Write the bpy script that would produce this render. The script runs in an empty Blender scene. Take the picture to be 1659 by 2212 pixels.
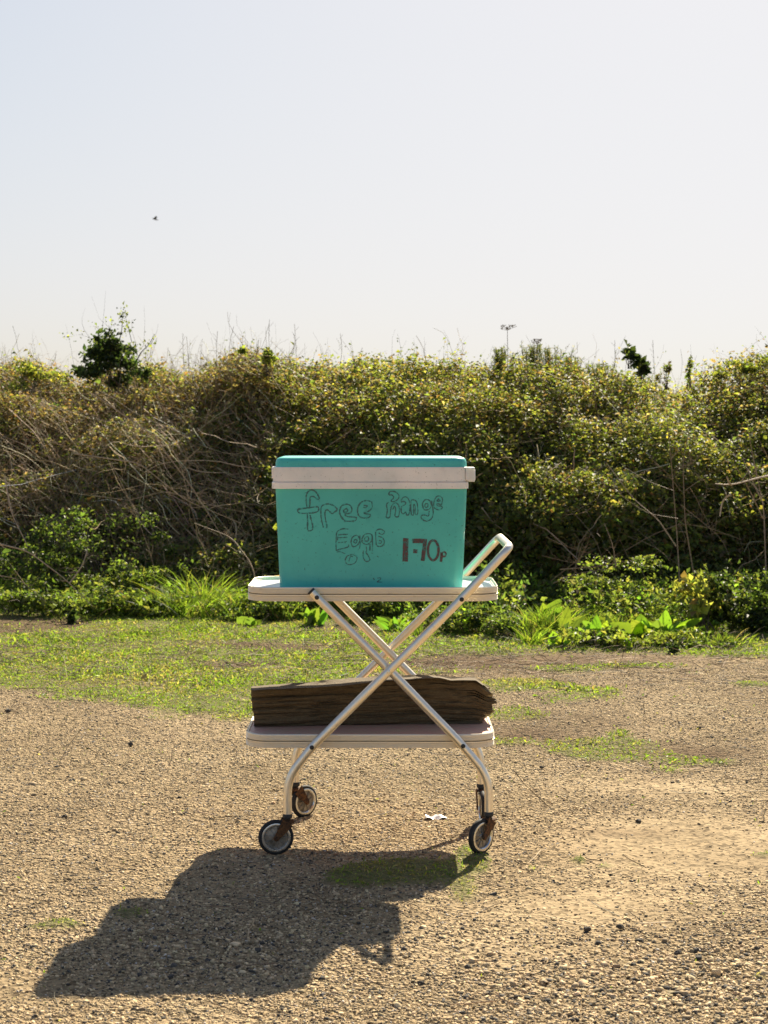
import bpy, bmesh, math, random
import numpy as np
from mathutils import Vector
random.seed(7); rng = np.random.default_rng(11)
scene = bpy.context.scene
COL = scene.collection

# ------------------------------------------------------------------ camera
FPX, CX, CY = 3711.0, 829.5, 1106.0          # focal length and centre, in 1659 x 2212 photo pixels
H, PITCH = 1.09, math.radians(2.95)
cam = bpy.data.cameras.new('camera'); camo = bpy.data.objects.new('camera', cam); COL.objects.link(camo)
cam.sensor_fit = 'HORIZONTAL'; cam.sensor_width = 41.5; cam.lens = 41.5*FPX/1659.0
camo.location = (0, 0, H); camo.rotation_euler = (math.pi/2-PITCH, 0, 0)
cam.clip_start = 0.1; cam.clip_end = 4000
cam.dof.use_dof = True; cam.dof.focus_distance = 4.4; cam.dof.aperture_fstop = 18
scene.camera = camo

# ------------------------------------------------------------------ light
SUN = Vector((0.392, 1.165, 0.985)).normalized()       # towards the sun
EL = math.asin(SUN.z); AZ = math.atan2(SUN.x, SUN.y)
w = bpy.data.worlds.new('World'); scene.world = w; w.use_nodes = True
nt = w.node_tree; nt.nodes.clear()
sky = nt.nodes.new('ShaderNodeTexSky'); sky.sky_type = 'NISHITA'; sky.sun_disc = False
sky.sun_elevation = EL; sky.sun_rotation = AZ; sky.altitude = 0
sky.air_density = 1.0; sky.dust_density = 1.6; sky.ozone_density = 1.0
SKY_STRENGTH, SKY_WHITE = 0.059, 0.410                 # hazy bright sky: rolls off smoothly to a milky white near the sun
hs = nt.nodes.new('ShaderNodeHueSaturation'); hs.inputs['Saturation'].default_value = 0.92
nt.links.new(sky.outputs[0], hs.inputs['Color'])
sp = nt.nodes.new('ShaderNodeSeparateColor'); cb = nt.nodes.new('ShaderNodeCombineColor'); nt.links.new(hs.outputs[0], sp.inputs[0])
def mth(op, a, b):
    m = nt.nodes.new('ShaderNodeMath'); m.operation = op
    for i, v in enumerate((a, b)):
        if isinstance(v, (int, float)): m.inputs[i].default_value = v
        else: nt.links.new(v, m.inputs[i])
    return m.outputs[0]
for i, kk in enumerate((.992, .985, .995)):
    k3 = (SKY_WHITE*kk/SKY_STRENGTH)**-3
    x = mth('POWER', mth('MULTIPLY', sp.outputs[i], (1.0, 1.0, 1.09)[i]), -3.0); x = mth('ADD', x, k3); x = mth('POWER', x, -1/3); nt.links.new(x, cb.inputs[i])
bg = nt.nodes.new('ShaderNodeBackground'); bg.inputs[1].default_value = SKY_STRENGTH
wo = nt.nodes.new('ShaderNodeOutputWorld')
nt.links.new(cb.outputs[0], bg.inputs[0]); nt.links.new(bg.outputs[0], wo.inputs[0])
sl = bpy.data.lights.new('sun', 'SUN'); sl.energy = 4.6; sl.angle = math.radians(0.5); sl.color = (1.0, 0.90, 0.71)
so = bpy.data.objects.new('sun', sl); COL.objects.link(so); so.location = (3, 9, 8)
so.rotation_euler = SUN.to_track_quat('Z', 'Y').to_euler()
vs = scene.view_settings; vs.view_transform = 'Standard'; vs.look = 'None'; vs.gamma = 1.0; vs.exposure = 1.20
scene.cycles.max_bounces = 6; scene.cycles.transparent_max_bounces = 6
scene.cycles.use_denoising = True

# ------------------------------------------------------------------ helpers
def P(px, py, Y):
    """point at distance Y that the camera sees at photo pixel px, py"""
    u = (CY-py)/FPX
    dy = math.cos(PITCH)+u*math.sin(PITCH); dz = -math.sin(PITCH)+u*math.cos(PITCH)
    k = Y/dy
    return Vector(((px-CX)/FPX*k, Y, H+dz*k))
def G(px, py, z=0.0):
    u = (CY-py)/FPX
    dy = math.cos(PITCH)+u*math.sin(PITCH); dz = -math.sin(PITCH)+u*math.cos(PITCH)
    k = (z-H)/dz
    return Vector(((px-CX)/FPX*k, dy*k, z))
def tag(o, label=None, cat=None, group=None, kind=None):
    if label: o['label'] = label
    if cat: o['category'] = cat
    if group: o['group'] = group
    if kind: o['kind'] = kind
    return o
def empty(name, loc, label, cat, group=None, rz=0):
    o = bpy.data.objects.new(name, None); COL.objects.link(o); o.location = loc; o.rotation_euler = (0, 0, rz)
    o.empty_display_size = 0.05
    return tag(o, label, cat, group)
def link(name, me, mat, parent=None, smooth=False):
    o = bpy.data.objects.new(name, me); COL.objects.link(o)
    if mat is not None and not me.materials: me.materials.append(mat)
    if parent is not None:
        o.parent = parent
        o.matrix_parent_inverse = parent_world(parent).inverted()
    if smooth: me.shade_smooth()
    return o
def parent_world(p):
    from mathutils import Matrix
    m = Matrix.LocRotScale(p.location, p.rotation_euler, p.scale)
    if p.parent: m = parent_world(p.parent) @ p.matrix_parent_inverse @ m
    return m
def npmesh(name, V, F, mat, parent=None, col=None, smooth=False, attrs=None):
    """V (n,3); F (m,k) all faces with k corners"""
    V = np.asarray(V, np.float32); F = np.asarray(F, np.int32)
    me = bpy.data.meshes.new(name); m, k = F.shape
    me.vertices.add(len(V)); me.vertices.foreach_set('co', V.ravel())
    me.loops.add(m*k); me.loops.foreach_set('vertex_index', F.ravel())
    me.polygons.add(m); me.polygons.foreach_set('loop_start', np.arange(0, m*k, k, dtype=np.int32))
    me.update(calc_edges=True); me.validate()
    if col is not None:
        a = me.attributes.new('tone', 'FLOAT_COLOR', 'POINT')
        c = np.ones((len(V), 4), np.float32); c[:, :3] = col; a.data.foreach_set('color', c.ravel())
    if attrs:
        for nm, arr in attrs.items():
            a = me.attributes.new(nm, 'FLOAT', 'POINT'); a.data.foreach_set('value', np.asarray(arr, np.float32))
    return link(name, me, mat, parent, smooth)
class MB:
    """collects vertices and faces of any size, then links them as one mesh"""
    def __init__(s): s.v = []; s.f = []
    def loops(s, L, close=True, cap0=False, cap1=False):
        b = len(s.v); n = len(L[0])
        for lp in L: s.v += [tuple(p) for p in lp]
        for i in range(len(L)-1):
            for j in range(n if close else n-1):
                k = (j+1) % n
                s.f.append((b+i*n+j, b+i*n+k, b+(i+1)*n+k, b+(i+1)*n+j))
        if cap0: s.f.append(tuple(b+j for j in range(n))[::-1])
        if cap1: s.f.append(tuple(b+(len(L)-1)*n+j for j in range(n)))
        return s
    def tube(s, pts, r, n=16, caps=True):
        pts = [Vector(p) for p in pts]; R = r if isinstance(r, (list, tuple)) else [r]*len(pts)
        t = (pts[1]-pts[0]).normalized(); a = Vector((0, 0, 1)) if abs(t.z) < .9 else Vector((1, 0, 0))
        u = t.cross(a).normalized(); L = []
        for i, p in enumerate(pts):
            t = (pts[min(i+1, len(pts)-1)]-pts[max(i-1, 0)]).normalized()
            u = (u-t*u.dot(t)).normalized(); v = t.cross(u)
            L.append([p+(u*math.cos(2*math.pi*k/n)+v*math.sin(2*math.pi*k/n))*R[i] for k in range(n)])
        return s.loops(L, True, caps, caps)
    def box(s, c, h, M=None):
        b = len(s.v)
        for x in (-1, 1):
            for y in (-1, 1):
                for z in (-1, 1):
                    p = Vector((x*h[0], y*h[1], z*h[2]))
                    if M is not None: p = M @ p
                    s.v.append(tuple(Vector(c)+p))
        for q in ((0, 1, 3, 2), (4, 6, 7, 5), (0, 4, 5, 1), (2, 3, 7, 6), (0, 2, 6, 4), (1, 5, 7, 3)):
            s.f.append(tuple(b+i for i in q))
        return s
    def lathe(s, c, axis, prof, n=40, closed=True):
        """prof: (along axis, radius) pairs"""
        ax = Vector(axis).normalized(); a = Vector((0, 0, 1)) if abs(ax.z) < .9 else Vector((1, 0, 0))
        u = ax.cross(a).normalized(); v = ax.cross(u); L = []
        for (h_, r_) in prof + ([prof[0]] if closed else []):
            L.append([Vector(c)+ax*h_+(u*math.cos(2*math.pi*k/n)+v*math.sin(2*math.pi*k/n))*r_ for k in range(n)])
        return s.loops(L)
    def build(s, name, mat, parent=None, smooth=False, bevel=0.0, angle=35):
        me = bpy.data.meshes.new(name); me.from_pydata(s.v, [], s.f); me.update()
        bm = bmesh.new(); bm.from_mesh(me); bmesh.ops.recalc_face_normals(bm, faces=bm.faces)
        if bevel: bmesh.ops.bevel(bm, geom=[e for e in bm.edges if e.calc_face_angle(0) > .6], offset=bevel, segments=2, affect='EDGES', profile=.6)
        bm.to_mesh(me); bm.free()
        o = link(name, me, mat, parent)
        if smooth:
            me.shade_smooth()
            try: me.set_sharp_from_angle(angle=math.radians(angle))
            except Exception: pass
        return o
def fillet(pts, r, n=7):
    pts = [Vector(p) for p in pts]; out = [pts[0]]
    for i in range(1, len(pts)-1):
        a = (pts[i-1]-pts[i]); b = (pts[i+1]-pts[i]); rr = r[i] if isinstance(r, dict) and i in r else (r if not isinstance(r, dict) else .03)
        la, lb = min(rr, a.length*.45), min(rr, b.length*.45)
        A = pts[i]+a.normalized()*la; B = pts[i]+b.normalized()*lb
        for k in range(n+1):
            t = k/n; out.append(A*(1-t)**2+pts[i]*2*t*(1-t)+B*t*t)
    out.append(pts[-1]); return out

def _hash(i, j, k, seed):
    h = (i*374761393+j*668265263+k*2147483647+seed*1274126177).astype(np.int64)
    h = (h ^ (h >> 13))*1274126177 & 0x7fffffff
    h = (h ^ (h >> 16)) & 0xffffff
    return h/float(0xffffff)
def noise(p, s, seed=0):
    p = np.asarray(p, float)/s
    if p.shape[1] == 2: p = np.c_[p, np.zeros(len(p))]
    i = np.floor(p).astype(np.int64); f = p-i; f = f*f*(3-2*f); r = 0
    for a in (0, 1):
        for b in (0, 1):
            for c in (0, 1):
                wgt = (f[:, 0] if a else 1-f[:, 0])*(f[:, 1] if b else 1-f[:, 1])*(f[:, 2] if c else 1-f[:, 2])
                r = r+wgt*_hash(i[:, 0]+a, i[:, 1]+b, i[:, 2]+c, seed)
    return r
def fbm(p, s, seed=0, o=3):
    return sum(noise(p, s/2**k, seed+k)*.5**k for k in range(o))/sum(.5**k for k in range(o))
def unit(v): return v/np.maximum(np.linalg.norm(v, axis=-1, keepdims=True), 1e-9)

# ------------------------------------------------------------------ materials
def mat(name):
    m = bpy.data.materials.new(name); m.use_nodes = True
    n = m.node_tree; b = n.nodes['Principled BSDF']; return m, n, b
def N(n, t, **k):
    x = n.nodes.new(t)
    for a, v in k.items(): setattr(x, a, v)
    return x
def ramp(n, fac, stops, interp='LINEAR'):
    r = N(n, 'ShaderNodeValToRGB'); r.color_ramp.interpolation = interp
    while len(r.color_ramp.elements) < len(stops): r.color_ramp.elements.new(.5)
    for e, (p, c) in zip(r.color_ramp.elements, stops): e.position = p; e.color = (*c, 1)
    n.links.new(fac, r.inputs[0]); return r.outputs[0]
def tex(n, scale, detail=4, rough=.6, coord='Object', stretch=None):
    c = N(n, 'ShaderNodeTexCoord'); t = N(n, 'ShaderNodeTexNoise')
    t.inputs['Scale'].default_value = scale; t.inputs['Detail'].default_value = detail; t.inputs['Roughness'].default_value = rough
    if stretch:
        mp = N(n, 'ShaderNodeMapping'); mp.inputs['Scale'].default_value = stretch
        n.links.new(c.outputs[coord], mp.inputs[0]); n.links.new(mp.outputs[0], t.inputs[0])
    else: n.links.new(c.outputs[coord], t.inputs[0])
    return t.outputs[0]
def bump(n, b, h, strength, dist):
    x = N(n, 'ShaderNodeBump'); x.inputs['Strength'].default_value = strength; x.inputs['Distance'].default_value = dist
    n.links.new(h, x.inputs['Height']); n.links.new(x.outputs[0], b.inputs['Normal']); return x
def simple(name, c0, c1, scale=30, rough=.5, metal=0, bs=0.0, bd=.001, stretch=None, spec=.5, mid=(.35, .65)):
    m, n, b = mat(name); f = tex(n, scale, 5, .6, 'Object', stretch)
    n.links.new(ramp(n, f, [(mid[0], c0), (mid[1], c1)]), b.inputs['Base Color'])
    b.inputs['Roughness'].default_value = rough; b.inputs['Metallic'].default_value = metal
    b.inputs['Specular IOR Level'].default_value = spec
    if bs: bump(n, b, f, bs, bd)
    return m
def leafmat(name, trans=.45, rough=.4, boost=2.6, spec=.5, red=1.0):
    m, n, b = mat(name); at = N(n, 'ShaderNodeAttribute', attribute_name='tone')
    n.links.new(at.outputs['Color'], b.inputs['Base Color']); b.inputs['Roughness'].default_value = rough
    b.inputs['Specular IOR Level'].default_value = spec
    tr = N(n, 'ShaderNodeBsdfTranslucent'); mx = N(n, 'ShaderNodeMixShader'); mx.inputs[0].default_value = trans
    cm = N(n, 'ShaderNodeMix', data_type='RGBA', blend_type='MULTIPLY'); cm.inputs[0].default_value = 1
    cm.inputs[7].default_value = (boost*red, boost, boost*.42, 1)
    n.links.new(at.outputs['Color'], cm.inputs[6]); n.links.new(cm.outputs[2], tr.inputs[0])
    n.links.new(b.outputs[0], mx.inputs[1]); n.links.new(tr.outputs[0], mx.inputs[2])
    n.links.new(mx.outputs[0], n.nodes['Material Output'].inputs[0]); return m
def tonemat(name, rough=.8, spec=.3):
    m, n, b = mat(name); at = N(n, 'ShaderNodeAttribute', attribute_name='tone')
    n.links.new(at.outputs['Color'], b.inputs['Base Color']); b.inputs['Roughness'].default_value = rough
    b.inputs['Specular IOR Level'].default_value = spec; return m

M_leaf = leafmat('hedge leaves', .60, .50, 2.85, .30, 1.03); M_weed = leafmat('soft weed leaves', .50, .5, 2.5, .3, .86); M_grass = leafmat('grass blades', .5, .5, 2.4, .3)
M_dock = leafmat('broad soft leaves', .55, .45, 2.7)
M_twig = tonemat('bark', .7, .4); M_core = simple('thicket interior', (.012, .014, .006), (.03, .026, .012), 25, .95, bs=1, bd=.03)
M_stone = tonemat('stone', .85, .25)
def metal_mat(name, col, rough, metal=1.0, wear=(.30, .22, .12)):
    m, n, b = mat(name); f = tex(n, 60, 6, .7)
    n.links.new(ramp(n, f, [(.24, tuple(c*.70+w_*.2 for c, w_ in zip(col, wear))), (.40, col), (1, col)]), b.inputs['Base Color'])
    g = tex(n, 220, 3, .6)
    r = N(n, 'ShaderNodeMapRange'); r.inputs[3].default_value = rough-.08; r.inputs[4].default_value = rough+.15
    n.links.new(f, r.inputs[0]); n.links.new(r.outputs[0], b.inputs['Roughness']); b.inputs['Metallic'].default_value = metal
    bump(n, b, g, .05, .0003); return m
M_tube = metal_mat('anodised aluminium tube', (.92, .83, .67), .34, .85)
M_rim = metal_mat('ribbed aluminium rim', (.93, .84, .67), .42, .6)
M_gold = simple('dull brown trim stripe', (.17, .115, .05), (.36, .26, .13), 50, .5)
M_chrome = metal_mat('dull chrome', (.72, .72, .70), .25)
M_plug = simple('black plastic', (.010, .010, .010), (.03, .028, .025), 80, .5)
M_tyre = simple('black rubber', (.008, .009, .009), (.028, .027, .024), 120, .75, bs=.2)
M_rust = simple('rusty steel', (.030, .014, .007), (.17, .075, .022), 160, .8, .2, bs=.6, bd=.002, mid=(.35, .62))
def disc_mat():
    m, n, b = mat('dusty pressed wheel disc'); f = tex(n, 70, 5, .7)
    n.links.new(ramp(n, f, [(.3, (.10, .085, .06)), (.6, (.38, .34, .28))]), b.inputs['Base Color'])
    b.inputs['Metallic'].default_value = .6; b.inputs['Roughness'].default_value = .45; return m
M_disc = disc_mat()
def plastic(name, col, dark, scl, rough, grime_at):
    m, n, b = mat(name); f = tex(n, scl, 6, .7); f2 = tex(n, 420, 2, .5)
    n.links.new(ramp(n, f, [(grime_at, dark), (grime_at+.16, col), (1, tuple(min(1, c*1.04) for c in col))]), b.inputs['Base Color'])
    base = b.inputs['Base Color'].links[0].from_socket; lowf = tex(n, 6, 4, .6); sc = tex(n, 55, 6, .8, 'Object', (1, 1, 3.2)); pk = tex(n, 190, 2, .5)
    m1 = N(n, 'ShaderNodeMix', data_type='RGBA', blend_type='MULTIPLY'); m1.inputs[0].default_value = 1; n.links.new(base, m1.inputs[6])
    n.links.new(ramp(n, lowf, [(.32, (.80, .83, .84)), (.68, (1.08, 1.03, 1.02))]), m1.inputs[7])
    m2 = N(n, 'ShaderNodeMix', data_type='RGBA', blend_type='MULTIPLY'); m2.inputs[0].default_value = 1; n.links.new(m1.outputs[2], m2.inputs[6])
    n.links.new(ramp(n, sc, [(.28, (.62, .60, .54)), (.36, (1, 1, 1)), (.70, (1, 1, 1)), (.78, (1.25, 1.12, 1.12))]), m2.inputs[7])
    m3 = N(n, 'ShaderNodeMix', data_type='RGBA', blend_type='MULTIPLY'); m3.inputs[0].default_value = 1; n.links.new(m2.outputs[2], m3.inputs[6])
    n.links.new(ramp(n, pk, [(.26, (.50, .46, .40)), (.33, (1, 1, 1))]), m3.inputs[7]); n.links.new(m3.outputs[2], b.inputs['Base Color'])
    b.inputs['Roughness'].default_value = rough
    b.inputs['Subsurface Weight'].default_value = .25; b.inputs['Subsurface Radius'].default_value = (.02, .03, .03); b.inputs['Subsurface Scale'].default_value = .3
    bump(n, b, f2, .08, .0004); return m
M_teal = plastic('turquoise moulded plastic', (.088, .565, .480), (.065, .48, .41), 14, .38, .25)
M_white = plastic('cream white plastic', (.95, .89, .80), (.84, .77, .67), 22, .42, .26)
def pen(name, col, cut, scl=160):
    m, n, b = mat(name); b.inputs['Base Color'].default_value = (*col, 1); b.inputs['Roughness'].default_value = .6
    f = tex(n, scl, 3, .7); r = N(n, 'ShaderNodeMapRange'); r.inputs[1].default_value = cut-.16; r.inputs[2].default_value = cut+.12
    r.inputs[3].default_value = .18
    n.links.new(f, r.inputs[0]); n.links.new(r.outputs[0], b.inputs['Alpha']); return m
M_pen = pen('faded grey felt pen', (.060, .17, .155), .50, 120); M_marker = pen('dark red brown marker', (.11, .06, .056), .46, 110)
def laminate():
    m, n, b = mat('white tray laminate'); f = tex(n, 18, 4, .6)
    n.links.new(ramp(n, f, [(.3, (.62, .62, .64)), (.55, (.80, .79, .80))]), b.inputs['Base Color']); b.inputs['Roughness'].default_value = .3; return m
M_lam = laminate()
def check():
    m, n, b = mat('faded pink tray print'); c = N(n, 'ShaderNodeTexCoord')
    w1 = N(n, 'ShaderNodeTexChecker'); w1.inputs['Scale'].default_value = 90; n.links.new(c.outputs['Object'], w1.inputs[0])
    w1.inputs[1].default_value = (.86, .56, .42, 1); w1.inputs[2].default_value = (.80, .34, .27, 1)
    f = tex(n, 26, 5, .7); mx = N(n, 'ShaderNodeMix', data_type='RGBA')
    mx.inputs[7].default_value = (.78, .55, .38, 1); n.links.new(ramp(n, f, [(.35, (0, 0, 0)), (.7, (1, 1, 1))]), mx.inputs[0])
    n.links.new(w1.outputs[0], mx.inputs[6]); n.links.new(mx.outputs[2], b.inputs['Base Color']); b.inputs['Roughness'].default_value = .5; return m
M_check = check()
def woodmat():
    m, n, b = mat('weathered dark timber')
    f = tex(n, 9, 8, .75, 'Object', (6, 10, 10)); g = tex(n, 60, 6, .7, 'Object', (2.5, 5, 5))
    a = N(n, 'ShaderNodeMath', operation='ADD'); n.links.new(f, a.inputs[0]); n.links.new(g, a.inputs[1])
    hf = N(n, 'ShaderNodeMath', operation='MULTIPLY'); hf.inputs[1].default_value = .5; n.links.new(a.outputs[0], hf.inputs[0])
    n.links.new(ramp(n, hf.outputs[0], [(.30, (.060, .040, .019)), (.5, (.130, .090, .042)), (.70, (.20, .148, .074))]), b.inputs['Base Color'])
    b.inputs['Roughness'].default_value = .85; bump(n, b, hf.outputs[0], .9, .004); return m
M_wood = woodmat()

# ------------------------------------------------------------------ ground
def blob(x, y, cx, cy, rx, ry): return np.exp(-(((x-cx)/rx)**2+((y-cy)/ry)**2))
MOSS = []   # px, py, half width px, half height px, weight
for q in [(300, 1318, 500, 14, 1.5), (900, 1335, 400, 14, 1.2), (1450, 1365, 350, 24, 1.2), (300, 1350, 420, 24, 1.2), (800, 1372, 330, 20, .95), (60, 1430, 260, 38, 1.3), (330, 1425, 260, 45, 1.3), (560, 1440, 200, 60, 1.25), (250, 1490, 180, 22, .95), (430, 1515, 150, 30, 1.2), (560, 1545, 90, 22, 1.0),
          (700, 1390, 260, 28, 1.0), (260, 1375, 220, 12, .8), (960, 1400, 200, 18, .8), (1400, 1405, 330, 16, 1.1), (1650, 1412, 150, 12, 1.2),
          (1190, 1445, 120, 9, .8), (1120, 1480, 90, 12, .85), (1440, 1440, 130, 8, .7), (1630, 1480, 60, 9, .7), (1100, 1545, 70, 13, 1.1), (940, 1450, 110, 9, .8),
          (1330, 1618, 120, 20, 1.35), (1500, 1640, 90, 14, 1.1), (1450, 1665, 70, 9, .8), (1340, 1588, 26, 8, 1.1), (1290, 1494, 60, 10, .8),
          (1650, 1620, 40, 7, .9), (1250, 1860, 16, 7, 1.2), (1305, 1872, 34, 8, .8), (1150, 1873, 20, 7, .8), (1370, 1868, 22, 6, .6),
          (1025, 1855, 40, 30, .95), (1000, 1930, 50, 28, .75), (880, 1880, 170, 26, .8), (780, 1895, 80, 18, .6), (280, 1980, 60, 20, .75), (120, 2005, 80, 15, .7),
          (1650, 1850, 40, 8, .6), (1640, 2120, 30, 10, .6), (1180, 1500, 200, 30, .45), (1090, 1600, 60, 12, .75)]:
    g = G(q[0], q[1]); a = G(q[0]+q[2], q[1]); t = G(q[0], q[1]-q[3]); b_ = G(q[0], q[1]+q[3])
    MOSS.append((g.x, g.y, abs(a.x-g.x), (t.y-b_.y)/2, q[4]))
SAND = []
for q in [(1480, 1830, 300, 75, 1.3), (1250, 1960, 300, 50, .8), (60, 2140, 200, 50, .7), (1400, 1700, 200, 25, .8), (760, 1560, 200, 30, .5), (1250, 1420, 300, 16, .9), (1150, 2060, 250, 40, .6)]:
    g = G(q[0], q[1]); a = G(q[0]+q[2], q[1]); t = G(q[0], q[1]-q[3]); b_ = G(q[0], q[1]+q[3])
    SAND.append((g.x, g.y, abs(a.x-g.x), (t.y-b_.y)/2, q[4]))
def moss_blobs(x, y):
    p = np.c_[x, y]; m = sum(w_*blob(x, y, cx, cy, rx, ry) for cx, cy, rx, ry, w_ in MOSS)
    far = np.clip((np.abs(x)-2.6)/.8, 0, 1)*np.clip((y-4.6)/1.5, 0, 1)*.8
    m = np.maximum(m, far)
    n1 = fbm(p, .55, 3, 4); n2 = fbm(p*np.array([.45, 1.0]), .13, 9, 3)
    return np.clip((m*(.25+1.5*n1)*(.15+1.7*n2)-.36)*3.0, 0, 1)
def sand(x, y):
    p = np.c_[x, y]; m = sum(w_*blob(x, y, cx, cy, rx, ry) for cx, cy, rx, ry, w_ in SAND)
    return np.clip(m*1.1+fbm(p, .5, 21, 3)*.7-.35, 0, 1)
SOIL = []
for q in [(60, 1352, 150, 18, 1.8), (640, 1400, 130, 10, 1.0), (380, 1392, 200, 7, .9), (1200, 1425, 330, 16, 1.1), (950, 1440, 160, 22, 1.0), (1250, 1560, 180, 26, .7), (520, 1437, 90, 7, 1.2), (1500, 1625, 200, 26, .9), (1130, 1590, 120, 20, .8), (800, 1360, 250, 12, .8), (250, 1480, 200, 12, .5), (1350, 1800, 120, 10, .5)]:
    g = G(q[0], q[1]); a = G(q[0]+q[2], q[1]); t = G(q[0], q[1]-q[3]); b_ = G(q[0], q[1]+q[3])
    SOIL.append((g.x, g.y, abs(a.x-g.x), (t.y-b_.y)/2, q[4]))
def soil(x, y):
    p = np.c_[x, y]; m = sum(w_*blob(x, y, cx, cy, rx, ry) for cx, cy, rx, ry, w_ in SOIL)
    return np.clip(m*(.5+fbm(p, .35, 121, 3))+(fbm(p, .22, 131, 3)-.55)*.5, 0, 1)
def moss(x, y): return moss_blobs(x, y)*(1-.9*soil(x, y))
def gh(x, y):
    p = np.c_[x, y]
    return (fbm(p, .8, 31, 3)-.5)*.022+(fbm(p, .05, 41, 3)-.5)*.010+moss(x, y)*.008
def ground_mat():
    m, n, b = mat('gravelly dirt')
    c = N(n, 'ShaderNodeTexCoord')
    v1 = N(n, 'ShaderNodeTexVoronoi'); v1.inputs['Scale'].default_value = 95; n.links.new(c.outputs['Object'], v1.inputs['Vector'])
    v2 = N(n, 'ShaderNodeTexVoronoi'); v2.inputs['Scale'].default_value = 38; n.links.new(c.outputs['Object'], v2.inputs['Vector'])
    f = tex(n, 2.2, 6, .65); f2 = tex(n, 60, 5, .75)
    base = ramp(n, f, [(.3, (.25, .180, .098)), (.52, (.36, .265, .150)), (.72, (.44, .330, .195))])
    sp = ramp(n, v1.outputs['Color'], [(.15, (.30, .27, .23)), (.45, (1, 1, 1)), (.9, (1.3, 1.28, 1.25))])
    mu = N(n, 'ShaderNodeMix', data_type='RGBA', blend_type='MULTIPLY'); mu.inputs[0].default_value = .8
    asl = N(n, 'ShaderNodeAttribute', attribute_name='soil'); ms = N(n, 'ShaderNodeMix', data_type='RGBA'); ms.inputs[7].default_value = (.155, .100, .052, 1)
    n.links.new(asl.outputs['Fac'], ms.inputs[0]); n.links.new(base, ms.inputs[6]); n.links.new(ms.outputs[2], mu.inputs[6]); n.links.new(sp, mu.inputs[7])
    am = N(n, 'ShaderNodeAttribute', attribute_name='moss')
    mm = N(n, 'ShaderNodeMix', data_type='RGBA'); n.links.new(mu.outputs[2], mm.inputs[6])
    mf = N(n, 'ShaderNodeMath', operation='MULTIPLY'); mf.inputs[1].default_value = .75; n.links.new(am.outputs['Fac'], mf.inputs[0])
    n.links.new(mf.outputs[0], mm.inputs[0])
    n.links.new(ramp(n, f2, [(.3, (.085, .075, .028)), (.6, (.155, .175, .045))]), mm.inputs[7])
    n.links.new(mm.outputs[2], b.inputs['Base Color']); b.inputs['Roughness'].default_value = .95; b.inputs['Specular IOR Level'].default_value = .15
    a1 = N(n, 'ShaderNodeMath', operation='MULTIPLY'); a1.inputs[1].default_value = 1.0; n.links.new(v2.outputs['Distance'], a1.inputs[0])
    a2 = N(n, 'ShaderNodeMath', operation='ADD'); n.links.new(a1.outputs[0], a2.inputs[0]); n.links.new(v1.outputs['Distance'], a2.inputs[1])
    a3 = N(n, 'ShaderNodeMath', operation='ADD'); n.links.new(a2.outputs[0], a3.inputs[0]); n.links.new(f2, a3.inputs[1])
    bp = bump(n, b, a3.outputs[0], .8, .012)
    an = N(n, 'ShaderNodeAttribute', attribute_name='sand'); mr = N(n, 'ShaderNodeMapRange'); mr.inputs[3].default_value = .95; mr.inputs[4].default_value = .25
    n.links.new(an.outputs['Fac'], mr.inputs[0]); n.links.new(mr.outputs[0], bp.inputs['Strength'])
    return m
M_ground = ground_mat()
xs = np.r_[np.array([-3000, -600, -120, -30, -9, -6]), np.linspace(-3.6, 3.6, 620), np.array([6, 9, 30, 120, 600, 3000])]
ys = np.r_[np.array([-3000, -300, -40, -8, -1, 1.5]), np.linspace(2.5, 10.4, 680), np.array([11, 13, 18, 30, 90, 400, 3500])]
X, Yg = np.meshgrid(xs, ys); xf, yf = X.ravel(), Yg.ravel()
inn = (np.abs(xf) < 3.7) & (yf > 2.4) & (yf < 10.5)
zz = np.zeros_like(xf); zz[inn] = gh(xf[inn], yf[inn]); mo = np.zeros_like(xf); mo[inn] = moss(xf[inn], yf[inn]); mo[~inn & (yf > 5)] = .8
nx = len(xs); ii = np.arange((len(ys)-1)*nx).reshape(len(ys)-1, nx)[:, :-1].ravel()
npmesh('ground', np.c_[xf, yf, zz], np.c_[ii, ii+1, ii+nx+1, ii+nx], M_ground, attrs={'moss': mo, 'soil': soil(xf, yf)*inn, 'sand': sand(xf, yf)*inn}, smooth=True)['kind'] = 'structure'

# gravel: loose angular stones, nobody could count them
CUBE = np.array([[-1, -1, -1], [1, -1, -1], [1, 1, -1], [-1, 1, -1], [-1, -1, 1], [1, -1, 1], [1, 1, 1], [-1, 1, 1]], float)
CF = np.array([[0, 3, 2, 1], [4, 5, 6, 7], [0, 1, 5, 4], [1, 2, 6, 5], [2, 3, 7, 6], [3, 0, 4, 7]])
def stones(x, y, z, size, r, flat=(.3, .75)):
    n = len(x); sh = CUBE[None]*.5*(1+r.uniform(-.6, .3, (n, 8, 3)))
    sh[:, 4:, :2] *= r.uniform(.35, .9, (n, 1, 1))
    sc = np.c_[size*r.uniform(.8, 1.7, n), size*r.uniform(.5, 1.1, n), size*r.uniform(flat[0], flat[1], n)]
    v = sh*sc[:, None]; a = r.uniform(0, 6.283, n); ca, sa = np.cos(a)[:, None], np.sin(a)[:, None]
    t = r.uniform(-.4, .4, (n, 1)); vx = v[..., 0]*np.cos(t)-v[..., 2]*np.sin(t); vz = v[..., 0]*np.sin(t)+v[..., 2]*np.cos(t)
    o = np.empty_like(v); o[..., 0] = vx*ca-v[..., 1]*sa+x[:, None]; o[..., 1] = vx*sa+v[..., 1]*ca+y[:, None]; o[..., 2] = vz+z[:, None]
    F = (CF[None]+np.arange(n)[:, None, None]*8).reshape(-1, 4)
    return o.reshape(-1, 3), F
n = 480000
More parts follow.
